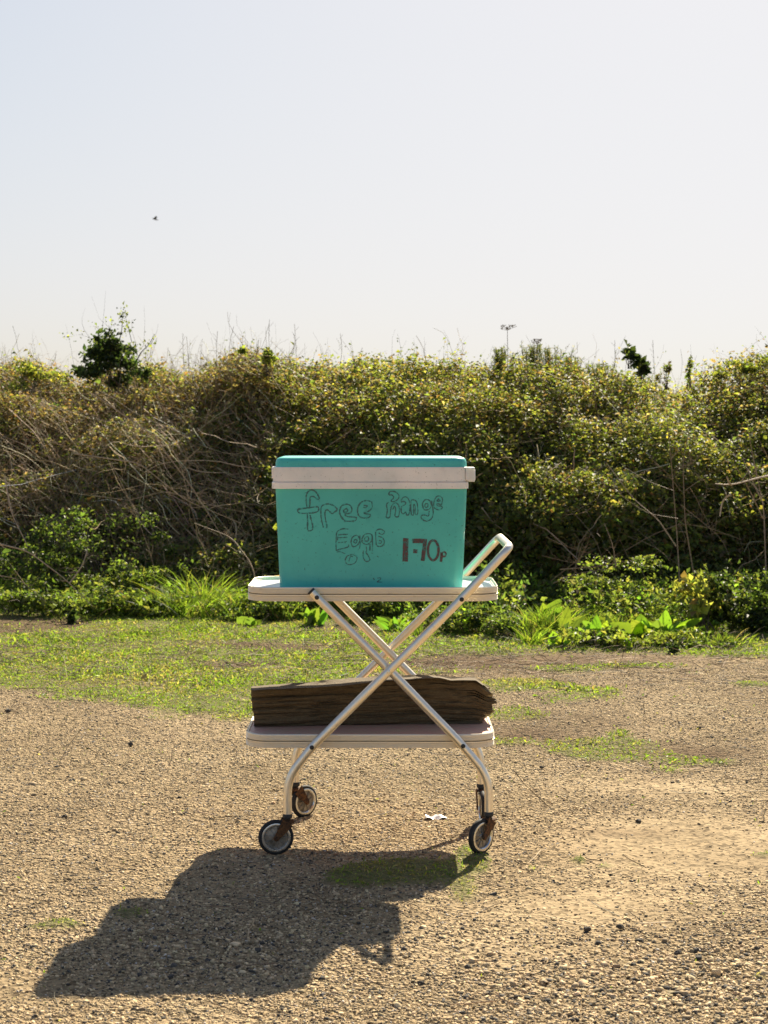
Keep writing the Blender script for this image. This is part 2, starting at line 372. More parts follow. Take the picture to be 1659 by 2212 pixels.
gy = 2.6+ (rng.uniform(0, 1, n)**1.35)*6.2; gx = rng.uniform(-1, 1, n)*(.75+gy*.30)
keep = (moss(gx, gy) < rng.uniform(.0, .6, n)) & (soil(gx, gy)*.8 < rng.uniform(0, 1, n)) & (rng.uniform(0, 1, n) > sand(gx, gy)*.93)
gx, gy = gx[keep], gy[keep]; n = len(gx)
rough = np.clip(blob(gx, gy, *(G(1560, 2120).x, G(1560, 2120).y, .5, .35))*1.3+blob(gx, gy, G(500, 2060).x, G(500, 2060).y, .7, .3)*.5, 0, 1.2)
size = .0026*np.exp(rng.normal(0, .38, n).clip(-1, .85))*(1+1.1*rough*rng.uniform(0, 1, n)**2)*1.45
big = rng.uniform(0, 1, n) < .004; size[big] *= rng.uniform(1.6, 2.6, big.sum())
tone = np.array([.445, .330, .188])*np.exp(rng.normal(0, .36, (n, 1)).clip(-.9, .6))*(1+rng.normal(0, .018, (n, 3)))
dk = rng.uniform(0, 1, n) < .16; tone[dk] = np.array([.085, .075, .062])*rng.uniform(.6, 1.4, (dk.sum(), 1))
wh = (rng.uniform(0, 1, n) < .05) & (size < .007); tone[wh] = np.array([.52, .46, .38])*rng.uniform(.8, 1.2, (wh.sum(), 1))
V, F = stones(gx, gy, gh(gx, gy)+size*.10, size, rng)
tag(npmesh('gravel', V, F, M_stone, col=np.repeat(np.clip(tone, .02, .8), 8, 0)), 'loose pale gravel scattered over the dirt', 'gravel', kind='stuff')

# ------------------------------------------------------------------ leaves, blades and twigs
def leafset(p, nrm, ax, L, W, fold=.25):
    """kite leaves: base, left, tip, right; two triangles folded on the midrib"""
    ax = unit(ax-nrm*np.sum(ax*nrm, 1, keepdims=True)); s = np.cross(nrm, ax); L = L[:, None]; W = W[:, None]
    m = p+ax*L*.45-nrm*0
    v = np.stack([p, m+s*W*.5+nrm*W*fold, p+ax*L-nrm*L*.12, m-s*W*.5+nrm*W*fold], 1)
    k = np.arange(len(p))[:, None, None]*4
    F = (np.array([[0, 1, 2], [0, 2, 3]])[None]+k).reshape(-1, 3)
    return v.reshape(-1, 3), F
def rdir(n, r, bias=(0, 0, 0)): return unit(r.normal(0, 1, (n, 3))+np.array(bias))
GREENS = np.array([[.108, .128, .034], [.140, .160, .040], [.080, .105, .030], [.20, .195, .055], [.052, .076, .028]])
BROWNS = np.array([[.14, .105, .055], [.17, .135, .075], [.10, .072, .038], [.23, .185, .115], [.14, .085, .040]])
def palette(n, pal, r, wts=None, j=.22):
    c = pal[r.choice(len(pal), n, p=wts)]*np.exp(r.normal(0, j, (n, 1)))*(1+r.normal(0, .06, (n, 3)))
    return np.clip(c, .004, .7)
def strands(A, rad, sides=3):
    """A (m,k,3) polylines, rad (m,k) -> verts, quads"""
    m, k, _ = A.shape
    T = np.empty_like(A); T[:, 1:-1] = A[:, 2:]-A[:, :-2]; T[:, 0] = A[:, 1]-A[:, 0]; T[:, -1] = A[:, -1]-A[:, -2]; T = unit(T)
    ref = np.where(np.abs(T[..., 2:3]) < .9, np.array([0, 0, 1.]), np.array([1., 0, 0])); U = unit(np.cross(T, ref)); W = np.cross(T, U)
    an = np.arange(sides)*2*np.pi/sides
    V = A[:, :, None]+(U[:, :, None]*np.cos(an)[None, None, :, None]+W[:, :, None]*np.sin(an)[None, None, :, None])*rad[:, :, None, None]
    b = (np.arange(m)[:, None, None]*k+np.arange(k-1)[None, :, None])*sides; j = np.arange(sides)[None, None]; j2 = (j+1) % sides
    F = np.stack([b+j, b+j2, b+sides+j2, b+sides+j], -1).reshape(-1, 4)
    return V.reshape(-1, 3), F
def wander(start, d, length, k, r, wob=.25, droop=0.0):
    """curving polylines from start along d"""
    m = len(start); A = np.empty((m, k, 3)); A[:, 0] = start; d = unit(d.copy())
    for i in range(1, k):
        d = unit(d+r.normal(0, wob, (m, 3))+np.array([0, 0, -droop])); A[:, i] = A[:, i-1]+d*(length/(k-1))[:, None]
    return A
def tones(m, per, base, r, j=.3):
    c = np.array(base)*np.exp(r.normal(0, j, (m, 1)))*(1+r.normal(0, .05, (m, 3))); return np.repeat(np.clip(c, .01, .7), per, 0)

# hedge surface
CRX = np.array([-400, -200, 0, 60, 110, 150, 175, 250, 340, 400, 450, 520, 580, 650, 700, 760, 830, 880, 950, 1000, 1060, 1100, 1200, 1300, 1370, 1420, 1450, 1500, 1540, 1600, 1659, 1850, 2100])
CRY = np.array([770, 780, 778, 772, 800, 818, 815, 800, 795, 800, 778, 760, 755, 778, 772, 772, 785, 772, 772, 775, 785, 785, 790, 800, 800, 818, 832, 838, 812, 788, 775, 760, 770])
BASEX = np.array([-400, 0, 200, 400, 600, 800, 1000, 1200, 1400, 1659, 2100]); BASEY = np.array([1300, 1300, 1304, 1312, 1318, 1325, 1335, 1340, 1340, 1335, 1330])
PRL = (np.array([0, .08, .18, .35, .55, .75, .9, 1.0, 1.15]), np.array([-.05, .18, .38, .72, 1.10, 1.50, 1.90, 2.25, 2.75]), np.array([0, .08, .19, .38, .60, .80, .93, 1.0, .95]))
PRR = (np.array([0, .10, .22, .40, .58, .75, .88, 1.0, 1.15]), np.array([.05, .40, .56, .68, .90, 1.35, 1.80, 2.25, 2.75]), np.array([0, .08, .22, .44, .63, .80, .92, 1.0, .95]))
def hedge_surf(X, t):
    """X at the hedge, t 0 foot .. 1 crest"""
    px = CX+X*FPX/10.6; rgt = np.clip((px-600)/250, 0, 1)
    by = np.interp(px, BASEX, BASEY); yb = H*FPX/(by-914.6)
    yo = np.interp(t, PRL[0], PRL[1])*(1-rgt)+np.interp(t, PRR[0], PRR[1])*rgt
    zf = np.interp(t, PRL[0], PRL[2])*(1-rgt)+np.interp(t, PRR[0], PRR[2])*rgt
    yc = yb+2.25; pc = CX+X*FPX/yc; ht = H+(914.6-np.interp(pc, CRX, CRY))*yc/FPX-.075+.16*(fbm(np.c_[X, X*0], .33, 401, 3)-.5)
    return yb+yo, zf*ht
def hedge_pt(X, t, d):
    y, z = hedge_surf(X, t); y2, z2 = hedge_surf(X, t+.02); ty, tz = y2-y, z2-z; l = np.hypot(ty, tz)+1e-9
    ny, nz = -tz/l, ty/l
    q = np.c_[X, y, z]; lump = (fbm(q, .46, 51, 3)-.5)*.52+(noise(q, .13, 57)-.5)*.14
    d = d+lump*np.clip(t*4, .2, 1)*np.clip((1.12-t)*5, .25, 1)
    nn = np.c_[np.zeros_like(ny), ny, nz]
    return np.c_[X, y+ny*d, np.maximum(z+nz*d, .01)], nn, lump
def hedge(name, label, x0, x1, nleaf, leafy, ncane, ntwig, seed):
    r = np.random.default_rng(seed); root = empty(name, ((x0+x1)/2, 9.6, 0), label, 'hedge')
    # dense interior
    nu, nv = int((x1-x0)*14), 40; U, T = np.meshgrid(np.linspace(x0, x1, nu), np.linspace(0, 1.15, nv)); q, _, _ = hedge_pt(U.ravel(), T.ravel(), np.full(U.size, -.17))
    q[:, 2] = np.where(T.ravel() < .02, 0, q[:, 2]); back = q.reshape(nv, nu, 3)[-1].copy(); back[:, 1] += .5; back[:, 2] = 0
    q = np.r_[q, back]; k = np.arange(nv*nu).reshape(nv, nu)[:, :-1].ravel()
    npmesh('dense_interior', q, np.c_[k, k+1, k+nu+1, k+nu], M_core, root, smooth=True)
    # leaves
    X = r.uniform(x0, x1, nleaf); t = r.uniform(0.02, 1.13, nleaf); d = .05-r.exponential(.075, nleaf)+.03*r.normal(0, 1, nleaf)
    p, nn, lump = hedge_pt(X, t, d)
    lf = leafy(CX+X*FPX/10.6, t)*(.35+1.3*fbm(p, .3, 61+seed, 3)); kp = r.uniform(0, 1, nleaf) < lf
    p, nn, X, t = p[kp], nn[kp], X[kp], t[kp]; n = len(p)
    # leaflets in sprays of three
    p = np.repeat(p, 3, 0)+r.normal(0, .022, (n*3, 3)); nn = np.repeat(nn, 3, 0); t3 = np.repeat(t, 3); n *= 3
    nr = unit(nn*.7+np.array([0, -.05, .75])+r.normal(0, .55, (n, 3))); L = .021*np.exp(r.normal(0, .45, n).clip(-1, .75))*(1.0+.25*(t3 < .3)); 
    v, F = leafset(p, nr, rdir(n, r, (0, 0, -.3)), L, L*r.uniform(.5, .85, n))
    col = palette(n, GREENS, r, [.28, .26, .18, .14, .14]); px3 = CX+p[:, 0]*FPX/10.6
    brown = np.clip(.19+.25*(px3 < 560)*(t3 > .25)+.16*(t3 > .72)+.5*(fbm(p, .35, 71, 2)-.5), .03, .8); bm_ = r.uniform(0, 1, n) < brown
    col[bm_] = palette(bm_.sum(), BROWNS, r)
    npmesh('leaves', v, F, M_leaf, root, col=np.repeat(col, 4, 0))
    # long arching canes
    cw = lambda X_: (.12+.88*(CX+X_*FPX/10.6 < 580))
    X = r.uniform(x0, x1, ncane*3); X = X[r.uniform(0, 1, len(X)) < cw(X)][:ncane]; m = len(X); t = r.uniform(.25, 1.0, m)
    p, nn, _ = hedge_pt(X, t, r.uniform(-.02, .14, m))
    left = r.uniform(0, 1, m) < .62
    d = np.where(left[:, None], np.c_[r.uniform(.3, 1.0, m), r.uniform(-.7, -.2, m), r.uniform(-.9, -.2, m)], np.c_[r.uniform(-.5, .5, m), r.uniform(-.4, .0, m), r.uniform(-1.2, .3, m)])
    d[:, 2] = np.where(t > .6, -np.abs(d[:, 2])-.15, d[:, 2]); Ln = r.uniform(.25, .85, m); A = wander(p, d, Ln, 9, r, .13, .02); A[..., 2] = np.maximum(A[..., 2], .02)
    r0 = .0013*np.exp(r.normal(0, .45, m)); rad = r0[:, None]*np.linspace(1.2, .6, 9)[None]
    v, F = strands(A, rad); c1 = tones(m, 27, (.46, .33, .19), r, .5)
    # fine twigs everywhere
    X = r.uniform(x0, x1, ntwig*2); X = X[r.uniform(0, 1, len(X)) < (.30+.70*(CX+X*FPX/10.6 < 600))][:ntwig]; m2 = len(X); t = r.uniform(.02, 1.08, m2)
    p, nn, _ = hedge_pt(X, t, r.uniform(-.08, .09, m2)); dv = unit(r.normal(0, .7, (m2, 3))+np.array([.15, -.1, .35])*r.choice([-1, 1], (m2, 1)))
    A2 = wander(p, dv, r.uniform(.08, .35, m2), 5, r, .28); A2[..., 2] = np.maximum(A2[..., 2], .01)
    v2, F2 = strands(A2, np.full((m2, 5), 1)*(.0008*np.exp(r.normal(0, .4, m2)))[:, None])
    c2 = tones(m2, 15, (.38, .265, .145), r, .5)
    # sprays poking out of the top
    m3 = int((x1-x0)*120); X = r.uniform(x0, x1, m3); t = r.uniform(.90, 1.06, m3); p, nn, _ = hedge_pt(X, t, np.zeros(m3)-.04)
    A3 = wander(p, unit(np.c_[r.normal(0, .5, m3), r.normal(-.1, .3, m3), np.full(m3, 1.)]), .05+.30*r.uniform(0, 1, m3)**2.8+.04, 7, r, .13)
    v3, F3 = strands(A3, (.0011*np.exp(r.normal(0, .3, m3)))[:, None]*np.linspace(1.1, .35, 7)[None]); c3 = tones(m3, 21, (.13, .095, .06), r)
    npmesh('canes', np.r_[v, v2, v3], np.r_[F, F2+len(v), F3+len(v)+len(v2)], M_twig, root, col=np.r_[c1, c2, c3])
    # leaves on those sprays
    sel = r.uniform(0, 1, m3) < .75; B = A3[sel]; q = B[:, 1:6].reshape(-1, 3); q = np.repeat(q, 2, 0)+r.normal(0, .011, (len(q)*2, 3)); n = len(q)
    L = .016*np.exp(r.normal(0, .35, n)); v, F = leafset(q, rdir(n, r, (0, 0, .6)), rdir(n, r), L, L*.65); col = palette(n, GREENS, r)
    bm_ = r.uniform(0, 1, n) < .28; col[bm_] = palette(bm_.sum(), BROWNS, r)
    npmesh('top_shoots', v, F, M_leaf, root, col=np.repeat(col, 4, 0)); return root
def lf_left(px, t): return np.clip(.46+.34*(t > .80)+.12*(t < .30)+.35*np.exp(-((px-470)/70.)**2)*(t > .5)+.25*(px < 90)*(t > .7), 0, 1)
def lf_mid(px, t): return np.clip(.78-.10*(t > .9), 0, 1)
xw = lambda px: (px-CX)*10.6/FPX
hedge('bramble_hedge', 'tangle of bare brown bramble canes filling the left side of the hedge', -5.4, xw(560), 92000, lf_left, 2500, 14500, 1)
hedge('leafy_hedge', 'leafy green hedge rising behind the turquoise coolbox', xw(560), xw(1300), 52000, lf_mid, 200, 1700, 2)
hedge('shrubby_hedge', 'dark leafy hedge right of the skyline dip with bare twigs', xw(1300), 5.4, 84000, lf_mid, 360, 3100, 3)

def bush(name, label, cat, centre, rad, nl, L0, seed, pal=GREENS, wts=None, stems=14, tone_=(.12, .09, .06), mleaf=None, lobes=14, up=.6, group=None, partname='leaves', lr_=(.20, .50)):
    r = np.random.default_rng(seed); c = np.array(centre, float); root = empty(name, (c[0], c[1], 0), label, cat, group)
    lc = c+r.normal(0, .48, (lobes, 3))*np.array(rad); lc[0] = c; lr = np.array(rad)*r.uniform(*lr_, (lobes, 1)); k = r.integers(0, lobes, nl)
    q = lc[k]+unit(r.normal(0, 1, (nl, 3)))*(r.uniform(.2, 1, (nl, 1))**.45)*lr[k]*(.75+.5*r.uniform(0, 1, (nl, 1))); q[:, 2] = np.maximum(q[:, 2], .01)
    L = L0*np.exp(r.normal(0, .3, nl)); v, F = leafset(q, rdir(nl, r, (0, -.1, up*1.4)), rdir(nl, r, (0, 0, .2)), L, L*r.uniform(.5, .8, nl))
    npmesh(partname, v, F, mleaf or M_weed, root, col=np.repeat(palette(nl, pal, r, wts), 4, 0))
    base = np.c_[np.full(stems, c[0])+r.normal(0, rad[0]*.25, stems), np.full(stems, c[1])+r.normal(0, rad[1]*.2, stems), np.full(stems, max(c[2]-rad[2]*1.3, 0))]
    tgt = q[r.integers(0, nl, stems)]; tt = np.linspace(0, 1, 7)[None, :, None]; A = base[:, None]*(1-tt)+tgt[:, None]*tt; A[:, 1:-1] += r.normal(0, rad[0]*.05, (stems, 5, 3))
    v, F = strands(A, np.full((stems, 1), .0028)*np.linspace(1.4, .35, 7)[None], 4); npmesh('stems', v, F, M_twig, root, col=tones(stems, 28, tone_, r)); return root, r
# dark ivy-clad bush standing up on the skyline
DARK = np.array([[.026, .038, .016], [.040, .055, .020], [.018, .028, .012], [.075, .090, .030]])
yi = 11.75; c = P(247, 770, yi)
iv, r = bush('ivy_bush', 'dark ivy covered bush standing above the hedge on the left skyline', 'bush', c, (.25, .18, .19), 3400, .028, 5, DARK*1.25, [.30, .35, .15, .20], 16, lobes=30, lr_=(.10, .36))
TW = [[(262, 800), (250, 760), (262, 720), (265, 690), (262, 678)], [(290, 790), (305, 760), (322, 745), (332, 725)], [(230, 770), (215, 745), (195, 730), (170, 722), (148, 728)], [(215, 760), (222, 700), (226, 660), (228, 628)],
      [(205, 745), (180, 710), (176, 690), (184, 665)], [(248, 745), (240, 710), (215, 690), (198, 640)], [(283, 770), (310, 750), (313, 700), (311, 660)], [(325, 745), (338, 720), (342, 700)], [(200, 800), (180, 790), (165, 793)], [(245, 740), (228, 718), (205, 706)], [(256, 760), (235, 730), (240, 700), (272, 705)],
      [(190, 820), (162, 800), (150, 735), (142, 700)], [(285, 740), (276, 705), (270, 680), (264, 672)]]
mb = MB()
for i, tw in enumerate(TW):
    pts = fillet([P(x, y, yi+.03*math.sin(i*3)) for x, y in tw], .03, 4); thick = .0045 if i in (0, 1) else .0022 if i in (9, 10, 12) else .0011
    mb.tube(pts, [thick*(1-.75*k/len(pts)) for k in range(len(pts))], 5)
mb.build('twigs', simple('dark ivy stem', (.03, .028, .018), (.075, .06, .04), 60, .8), iv)
q = []
for i in (0, 1, 2, 9, 10, 12):
    for x, y in TW[i]:
        for _ in range(12): q.append(P(x+random.gauss(0, 8), y+random.gauss(0, 8), yi+random.gauss(0, .02)))
q = np.array(q); n = len(q); L = .018*np.exp(rng.normal(0, .3, n)); v, F = leafset(q, rdir(n, rng, (0, 0, .5)), rdir(n, rng), L, L*.75)
npmesh('shoot_leaves', v, F, M_leaf, iv, col=np.repeat(palette(n, np.r_[DARK, GREENS[:2]], rng), 4, 0))
# other skyline growth
def gorse(px, py, hgt, wid, seed, label, y=11.85):
    r = np.random.default_rng(seed); b = P(px, py+hgt*.5, y); root = empty('gorse_bush', (b.x, b.y, 0), label, 'gorse bush', 'gorse on the skyline')
    s = y/FPX; m = 26; tip = np.array([P(px+r.normal(0, wid*.5), py-hgt*.5+abs(r.normal(0, hgt*.35)), y+r.normal(0, .08)) for _ in range(m)]); tt = np.linspace(0, 1, 8)[None, :, None]
    st = np.array(b)[None]+r.normal(0, wid*.22*s, (m, 3)); st[:, 2] -= .28; A = st[:, None]*(1-tt)+tip[:, None]*tt; v, F = strands(A, np.full((m, 1), .003)*np.linspace(1.3, .5, 8)[None], 4)
    npmesh('branches', v, F, M_twig, root, col=tones(m, 32, (.07, .07, .03), r))
    q = (A[:, 2:, None]*(1-np.linspace(0, 1, 22)[None, None, :, None])+np.roll(A[:, 2:, None], -1, 1)*np.linspace(0, 1, 22)[None, None, :, None])[:, :-1].reshape(-1, 3); n = len(q)
    L = r.uniform(.018, .036, n); v, F = leafset(q, rdir(n, r), rdir(n, r, (0, 0, .5)), L, L*.13); npmesh('spines', v, F, M_leaf, root, col=np.repeat(palette(n, np.array([[.045, .065, .022], [.07, .085, .03], [.11, .10, .04]]), r), 4, 0))
gorse(1082, 775, 50, 26, 1, 'small spiky gorse clump beside the dry seed head on the skyline')
gorse(1150, 768, 55, 34, 2, 'tall dark gorse clump with several pointed shoots on the skyline')
gorse(1190, 775, 58, 30, 3, 'spiky gorse clump just right of the tallest gorse on the skyline')
gorse(1232, 790, 44, 24, 4, 'low pointed gorse clump between taller gorse and the ivy shoot')
gorse(1300, 800, 34, 34, 5, 'small low gorse clump left of the broad leaved ivy shoot')
bush('ivy_shoot', 'broad leaved ivy shoot standing above the hedge right of the gorse', 'shrub', P(1362, 768, 11.75), (.045, .05, .07), 150, .038, 8, DARK, [.2, .4, .1, .3], 5, lobes=4)
bush('ivy_shoot', 'leaning ivy shoot drooping right of the upright ivy shoot', 'shrub', P(1385, 795, 11.75), (.07, .05, .06), 230, .036, 9, DARK, [.2, .4, .1, .3], 5, lobes=4)
bush('hedge_shoot', 'thin pale green upright shoot in the skyline dip', 'shrub', P(1490, 790, 11.6), (.022, .02, .12), 120, .022, 10, GREENS, [.2, .3, .1, .4, 0], 3, lobes=6)
bush('hedge_shoot', 'twiggy reddish shoot left of the skyline dip', 'shrub', P(1438, 800, 11.6), (.05, .03, .10), 170, .018, 12, np.r_[BROWNS[:3], GREENS[:2]], None, 6, lobes=5)
bush('hedge_bush', 'bright green rounded bush top at the far left of the skyline', 'bush', P(60, 805, 11.65), (.24, .18, .10), 1000, .021, 13, GREENS, None, 12, lobes=6, mleaf=M_leaf, lr_=(.12, .4))
bush('hedge_bush', 'dense green bush top sticking up just left of centre on the skyline', 'bush', P(578, 775, 11.65), (.12, .1, .09), 550, .022, 14, GREENS, [.3, .2, .3, .05, .15], 12, lobes=6, mleaf=M_leaf, lr_=(.12, .4))
bush('hedge_bush', 'leafy bush top climbing to the right edge of the skyline', 'bush', P(1615, 800, 11.6), (.24, .18, .10), 1000, .021, 15, GREENS, None, 12, lobes=6, mleaf=M_leaf, lr_=(.12, .4))
def umbel(px, top, bot, sp, label, y=11.8):
    a, b = P(px, bot, y), P(px+2, top, y); root = empty('dry_seed_head', (a.x, a.y, 0), label, 'dead flower', 'dead flower stalks on the skyline')
    a.z = a.z-.1; m = MB(); m.tube([a, (a+b)/2+Vector((.006, 0, 0)), b], [.003, .0025, .0018], 6); m.build('stalk', M_dry, root)
    m = MB()
    for k in range(11):
        an = k/11*6.283; e = b+Vector((math.cos(an)*sp, math.sin(an)*sp, .012+.012*math.sin(k*2.1)))
        m.tube([b-Vector((0, 0, .004)), e], .0009, 4)
        for j in range(5): m.tube([e, e+Vector((random.gauss(0, .010), random.gauss(0, .010), .009))], [.0008, .0022], 4)
    m.build('flower_head', M_dry, root)
M_dry = simple('dry plant stalk', (.16, .12, .08), (.34, .27, .18), 60, .8)
umbel(1094, 712, 800, .038, 'dead umbrella shaped seed head on the skyline above the gorse')
umbel(1158, 742, 790, .022, 'small dead seed head right of the large umbrella shaped one')
# tall thin bare stalks along the skyline (placed as separate stems of one dead weed each)
for i, (x, y0, y1, x2, lab_) in enumerate([(636, 700, 790, 640, 'thin dead stalk above the coolbox left end against the sky'), (582, 690, 780, 586, 'tallest thin dead stalk rising just left of the coolbox'), (470, 715, 800, 466, 'thin dead stalk midway between ivy bush and coolbox'), (735, 720, 790, 728, 'thin dead stalk above the left half of the coolbox'), (1328, 735, 820, 1330, 'thin dead stalk between the last gorse and the ivy shoot'), (1410, 735, 830, 1416, 'thin dead stalk just right of the drooping ivy shoot'), (395, 720, 810, 402, 'first thin dead stalk right of the ivy bush'), (505, 705, 790, 500, 'slightly leaning thin dead stalk left of the tallest stalk')]):
    a, b = P(x2, y1, 11.75), P(x, y0, 11.75); m = MB(); mid = (a+b)/2+Vector((random.gauss(0, .02), 0, 0)); m.tube(fillet([a-Vector((0, 0, .15)), mid, b], .06, 5), .0013, 5)
    for k in range(5):
        s_ = a.lerp(b, .35+.12*k); m.tube([s_, s_+Vector((random.choice((-1, 1))*random.uniform(.01, .035), 0, .03))], .0007, 4)
    tag(m.build('dead_stalk', M_dry), lab_, 'dead stalk', 'thin dead stalks on the skyline')

# ------------------------------------------------------------------ plants at the foot of the hedge
def blades(base, d, L, W, r, bend=.8, k=6):
    m = len(base); tt = np.linspace(0, 1, k)[None, :, None]; side = unit(np.cross(d, r.normal(0, 1, (m, 3)))); lean = unit(np.c_[d[:, 0]+r.normal(0, .3, m), d[:, 1]+r.normal(0, .3, m), np.zeros(m)])
    A = base[:, None]+d[:, None]*tt*L[:, None, None]+(lean[:, None]*bend*.5-np.array([0, 0, .35*bend]))*tt**2.4*L[:, None, None]
    wd = W[:, None, None]*np.array([.6, 1, 1, .8, .5, .05][:k])[None, :, None]*.5; V = np.stack([A-side[:, None]*wd, A+side[:, None]*wd], 2).reshape(-1, 3)
    b = (np.arange(m)[:, None]*k+np.arange(k-1)[None])*2; F = np.stack([b, b+1, b+3, b+2], -1).reshape(-1, 4); return V, F
GR = np.array([[.120, .185, .028], [.16, .225, .034], [.085, .135, .022], [.20, .23, .050], [.24, .22, .10]])
def tussock(px, py, hpx, wpx, nb, label, seed, wts=(.3, .3, .2, .12, .08)):
    r = np.random.default_rng(seed); g = G(px, py); s = g.y/FPX; root_r = wpx*s*.28; base = np.c_[r.normal(g.x, root_r, nb), r.normal(g.y+.03, .05, nb), np.zeros(nb)]
    d = unit(np.c_[r.normal(0, .35, nb)+(base[:, 0]-g.x)/max(wpx*s, .01)*1.2, r.normal(-.05, .3, nb), np.ones(nb)]); L = hpx*s*r.uniform(.45, 1.15, nb)
    v, F = blades(base, d, L, r.uniform(.003, .007, nb), r, .55); o = npmesh('grass_tussock', v, F, M_grass, col=np.repeat(palette(nb, GR, r, wts), 12, 0)); tag(o, label, 'grass clump', 'tall grass clumps at the foot of the hedge')
tussock(430, 1330, 125, 70, 230, 'tallest bright grass clump left of the trolley under the hedge', 21)
tussock(355, 1335, 75, 60, 120, 'arching grass clump left of the tallest clump', 22)
tussock(515, 1335, 95, 60, 230, 'grass clump right beside the left end of the upper tray', 23)
tussock(390, 1320, 55, 60, 110, 'short grass clump between two taller clumps on the left', 24)
tussock(1195, 1378, 85, 80, 300, 'thick bright green grass clump right of the trolley handle', 25)
tussock(1262, 1378, 75, 60, 200, 'upright grass clump just left of the broad dock leaves', 26)
tussock(1150, 1392, 50, 50, 100, 'low grass clump nearest the trolley on its right', 27)
tussock(1330, 1380, 70, 60, 130, 'grass clump mixed in among the largest dock leaves', 73)
tussock(1165, 1380, 90, 70, 260, 'grass clump growing just right of the upper tray end', 74)
tussock(1410, 1380, 60, 50, 120, 'grass clump below the left side of the yellow shrub', 75)
tussock(80, 1318, 45, 45, 110, 'thin grass clump at the far left hedge foot', 28)
tussock(1560, 1398, 45, 110, 150, 'low grass clump near the right edge under the hedge', 29)
tussock(900, 1375, 40, 45, 100, 'low grass clump seen between the crossed trolley legs', 30)
def dockleaf(mb, cols, base, d, L, W, r, c):
    d = Vector(d).normalized(); side = d.cross(Vector((random.gauss(0, .5), -1, random.gauss(0, .3)))).normalized(); nrm = side.cross(d); k = 8; b = len(mb.v); ph = random.uniform(0, 6)
    for i in range(k+1):
        t = i/k; wv = W*.5*(math.sin(math.pi*min(1, t*1.02)**.8)**.75 if 0 < t < 1 else .04)*(1+.09*math.sin(t*19+ph)); ctr = base+d*(L*t)-Vector((0, 0, 1))*(L*.28*t*t)+Vector((d.x, d.y, 0))*L*.2*t*t
        for s_ in (-1, 0, 1): mb.v.append(tuple(ctr+side*s_*wv+nrm*(.18*wv*abs(s_))))
    for i in range(k):
        for j in (0, 1): q = b+i*3+j; mb.f.append((q, q+1, q+4, q+3))
    cols += [c]*((k+1)*3)
def dock(px, py, hpx, nleaf, label, seed, wid=.33, lean=0, pal=((.11, .17, .022), (.14, .20, .028), (.085, .14, .022)), group='broad leaved dock plants at the hedge foot'):
    random.seed(seed); g = G(px, py); s = g.y/FPX; root = empty('dock_plant', g, label, 'dock plant', group)
    for i in range(nleaf):
        mb = MB(); cols = []; an = random.uniform(-1, 1); d = (an*.75+lean, random.uniform(-.5, .35), random.uniform(.7, 1.1)); L = (1.15 if px > 1000 else .85)*hpx*s*random.uniform(.5, 1.1); c = [x*random.uniform(.8, 1.2) for x in random.choice(pal)]
        dockleaf(mb, cols, g+Vector((random.gauss(0, .025), random.gauss(0, .02), 0)), d, L, L*wid*random.uniform(.8, 1.2), random, c)
        npmesh('leaf', np.array(mb.v), np.array(mb.f), M_dock, root, col=np.array(cols), smooth=True)
dock(1335, 1386, 75, 9, 'large dock plant with the biggest broad leaves right of the trolley', 31)
dock(1385, 1390, 85, 10, 'tall dock plant right of the largest leaved one', 32)
dock(1298, 1388, 60, 7, 'shorter dock plant left of the largest leaved one', 33)
dock(1435, 1386, 80, 9, 'dock plant with upright leaves left of the yellow shrub', 34)
dock(1240, 1388, 95, 8, 'narrow leaved dock plant among the right grass clumps', 35, .22)
dock(1355, 1402, 40, 7, 'low dock plant in front of the other docks', 36)
dock(1180, 1370, 95, 5, 'dock plant with one tall upright leaf nearest the trolley', 37, .28)
dock(680, 1352, 70, 16, 'pale green dock plant left behind the crossed trolley legs', 38, .24)
dock(850, 1365, 66, 15, 'green dock plant between the legs under the upper tray', 39, .25)
dock(545, 1352, 40, 6, 'rounded broad leaves below the left end of the upper tray', 40, .7)
dock(1530, 1350, 50, 7, 'dock plant right of the yellow shrub', 41, .35)
dock(1405, 1390, 60, 9, 'bushy dock plant at the front edge below the yellow shrub', 43, .36)
dock(1275, 1392, 70, 8, 'dock plant with pointed leaves in front of the right grass clumps', 44, .27)
dock(1475, 1385, 55, 8, 'low wide dock plant left of the right edge weeds', 45, .4)
dock(1210, 1398, 50, 7, 'low dock plant at the front of the thick grass clump', 46, .3)
dock(905, 1340, 45, 6, 'small dock plant right of the one between the legs', 42, .35)
YEL = np.array([[.20, .21, .060], [.25, .25, .075], [.14, .17, .045], [.17, .13, .05]])
g = G(1508, 1372); bush('yellow_shrub', 'small shrub with yellowish leaves left of the dark right hedge foot', 'shrub', (g.x, g.y, .22), (.13, .10, .15), 300, .042, 50, YEL, [.35, .3, .25, .1], 9, mleaf=M_dock, up=.2)
g = G(1380, 1372); bush('bramble_mound', 'rounded mound of small bramble leaves behind the dock plants', 'bramble', (g.x, g.y+.45, .20), (.34, .20, .13), 2600, .021, 51, GREENS, [.25, .4, .1, .2, .05], 10, up=.9)
def weeds(px, py, w_, hgt, n, label, seed, L0=.022, dy=.22, pal=GREENS, wts=None):
    g = G(px, py); bush('weed_patch', label, 'weeds', (g.x, g.y+dy, hgt*.5), (w_*g.y/FPX, .14, hgt*.55), n, L0, seed, pal, wts, 9, up=.8, group='leafy weed patches at the hedge foot')
weeds(120, 1318, 110, .20, 2300, 'leafy green weeds at the far left hedge foot', 52, wts=[.25, .35, .1, .25, .05])
weeds(275, 1328, 90, .26, 2300, 'leafy weeds left of the tallest grass clump', 53, wts=[.3, .3, .15, .2, .05])
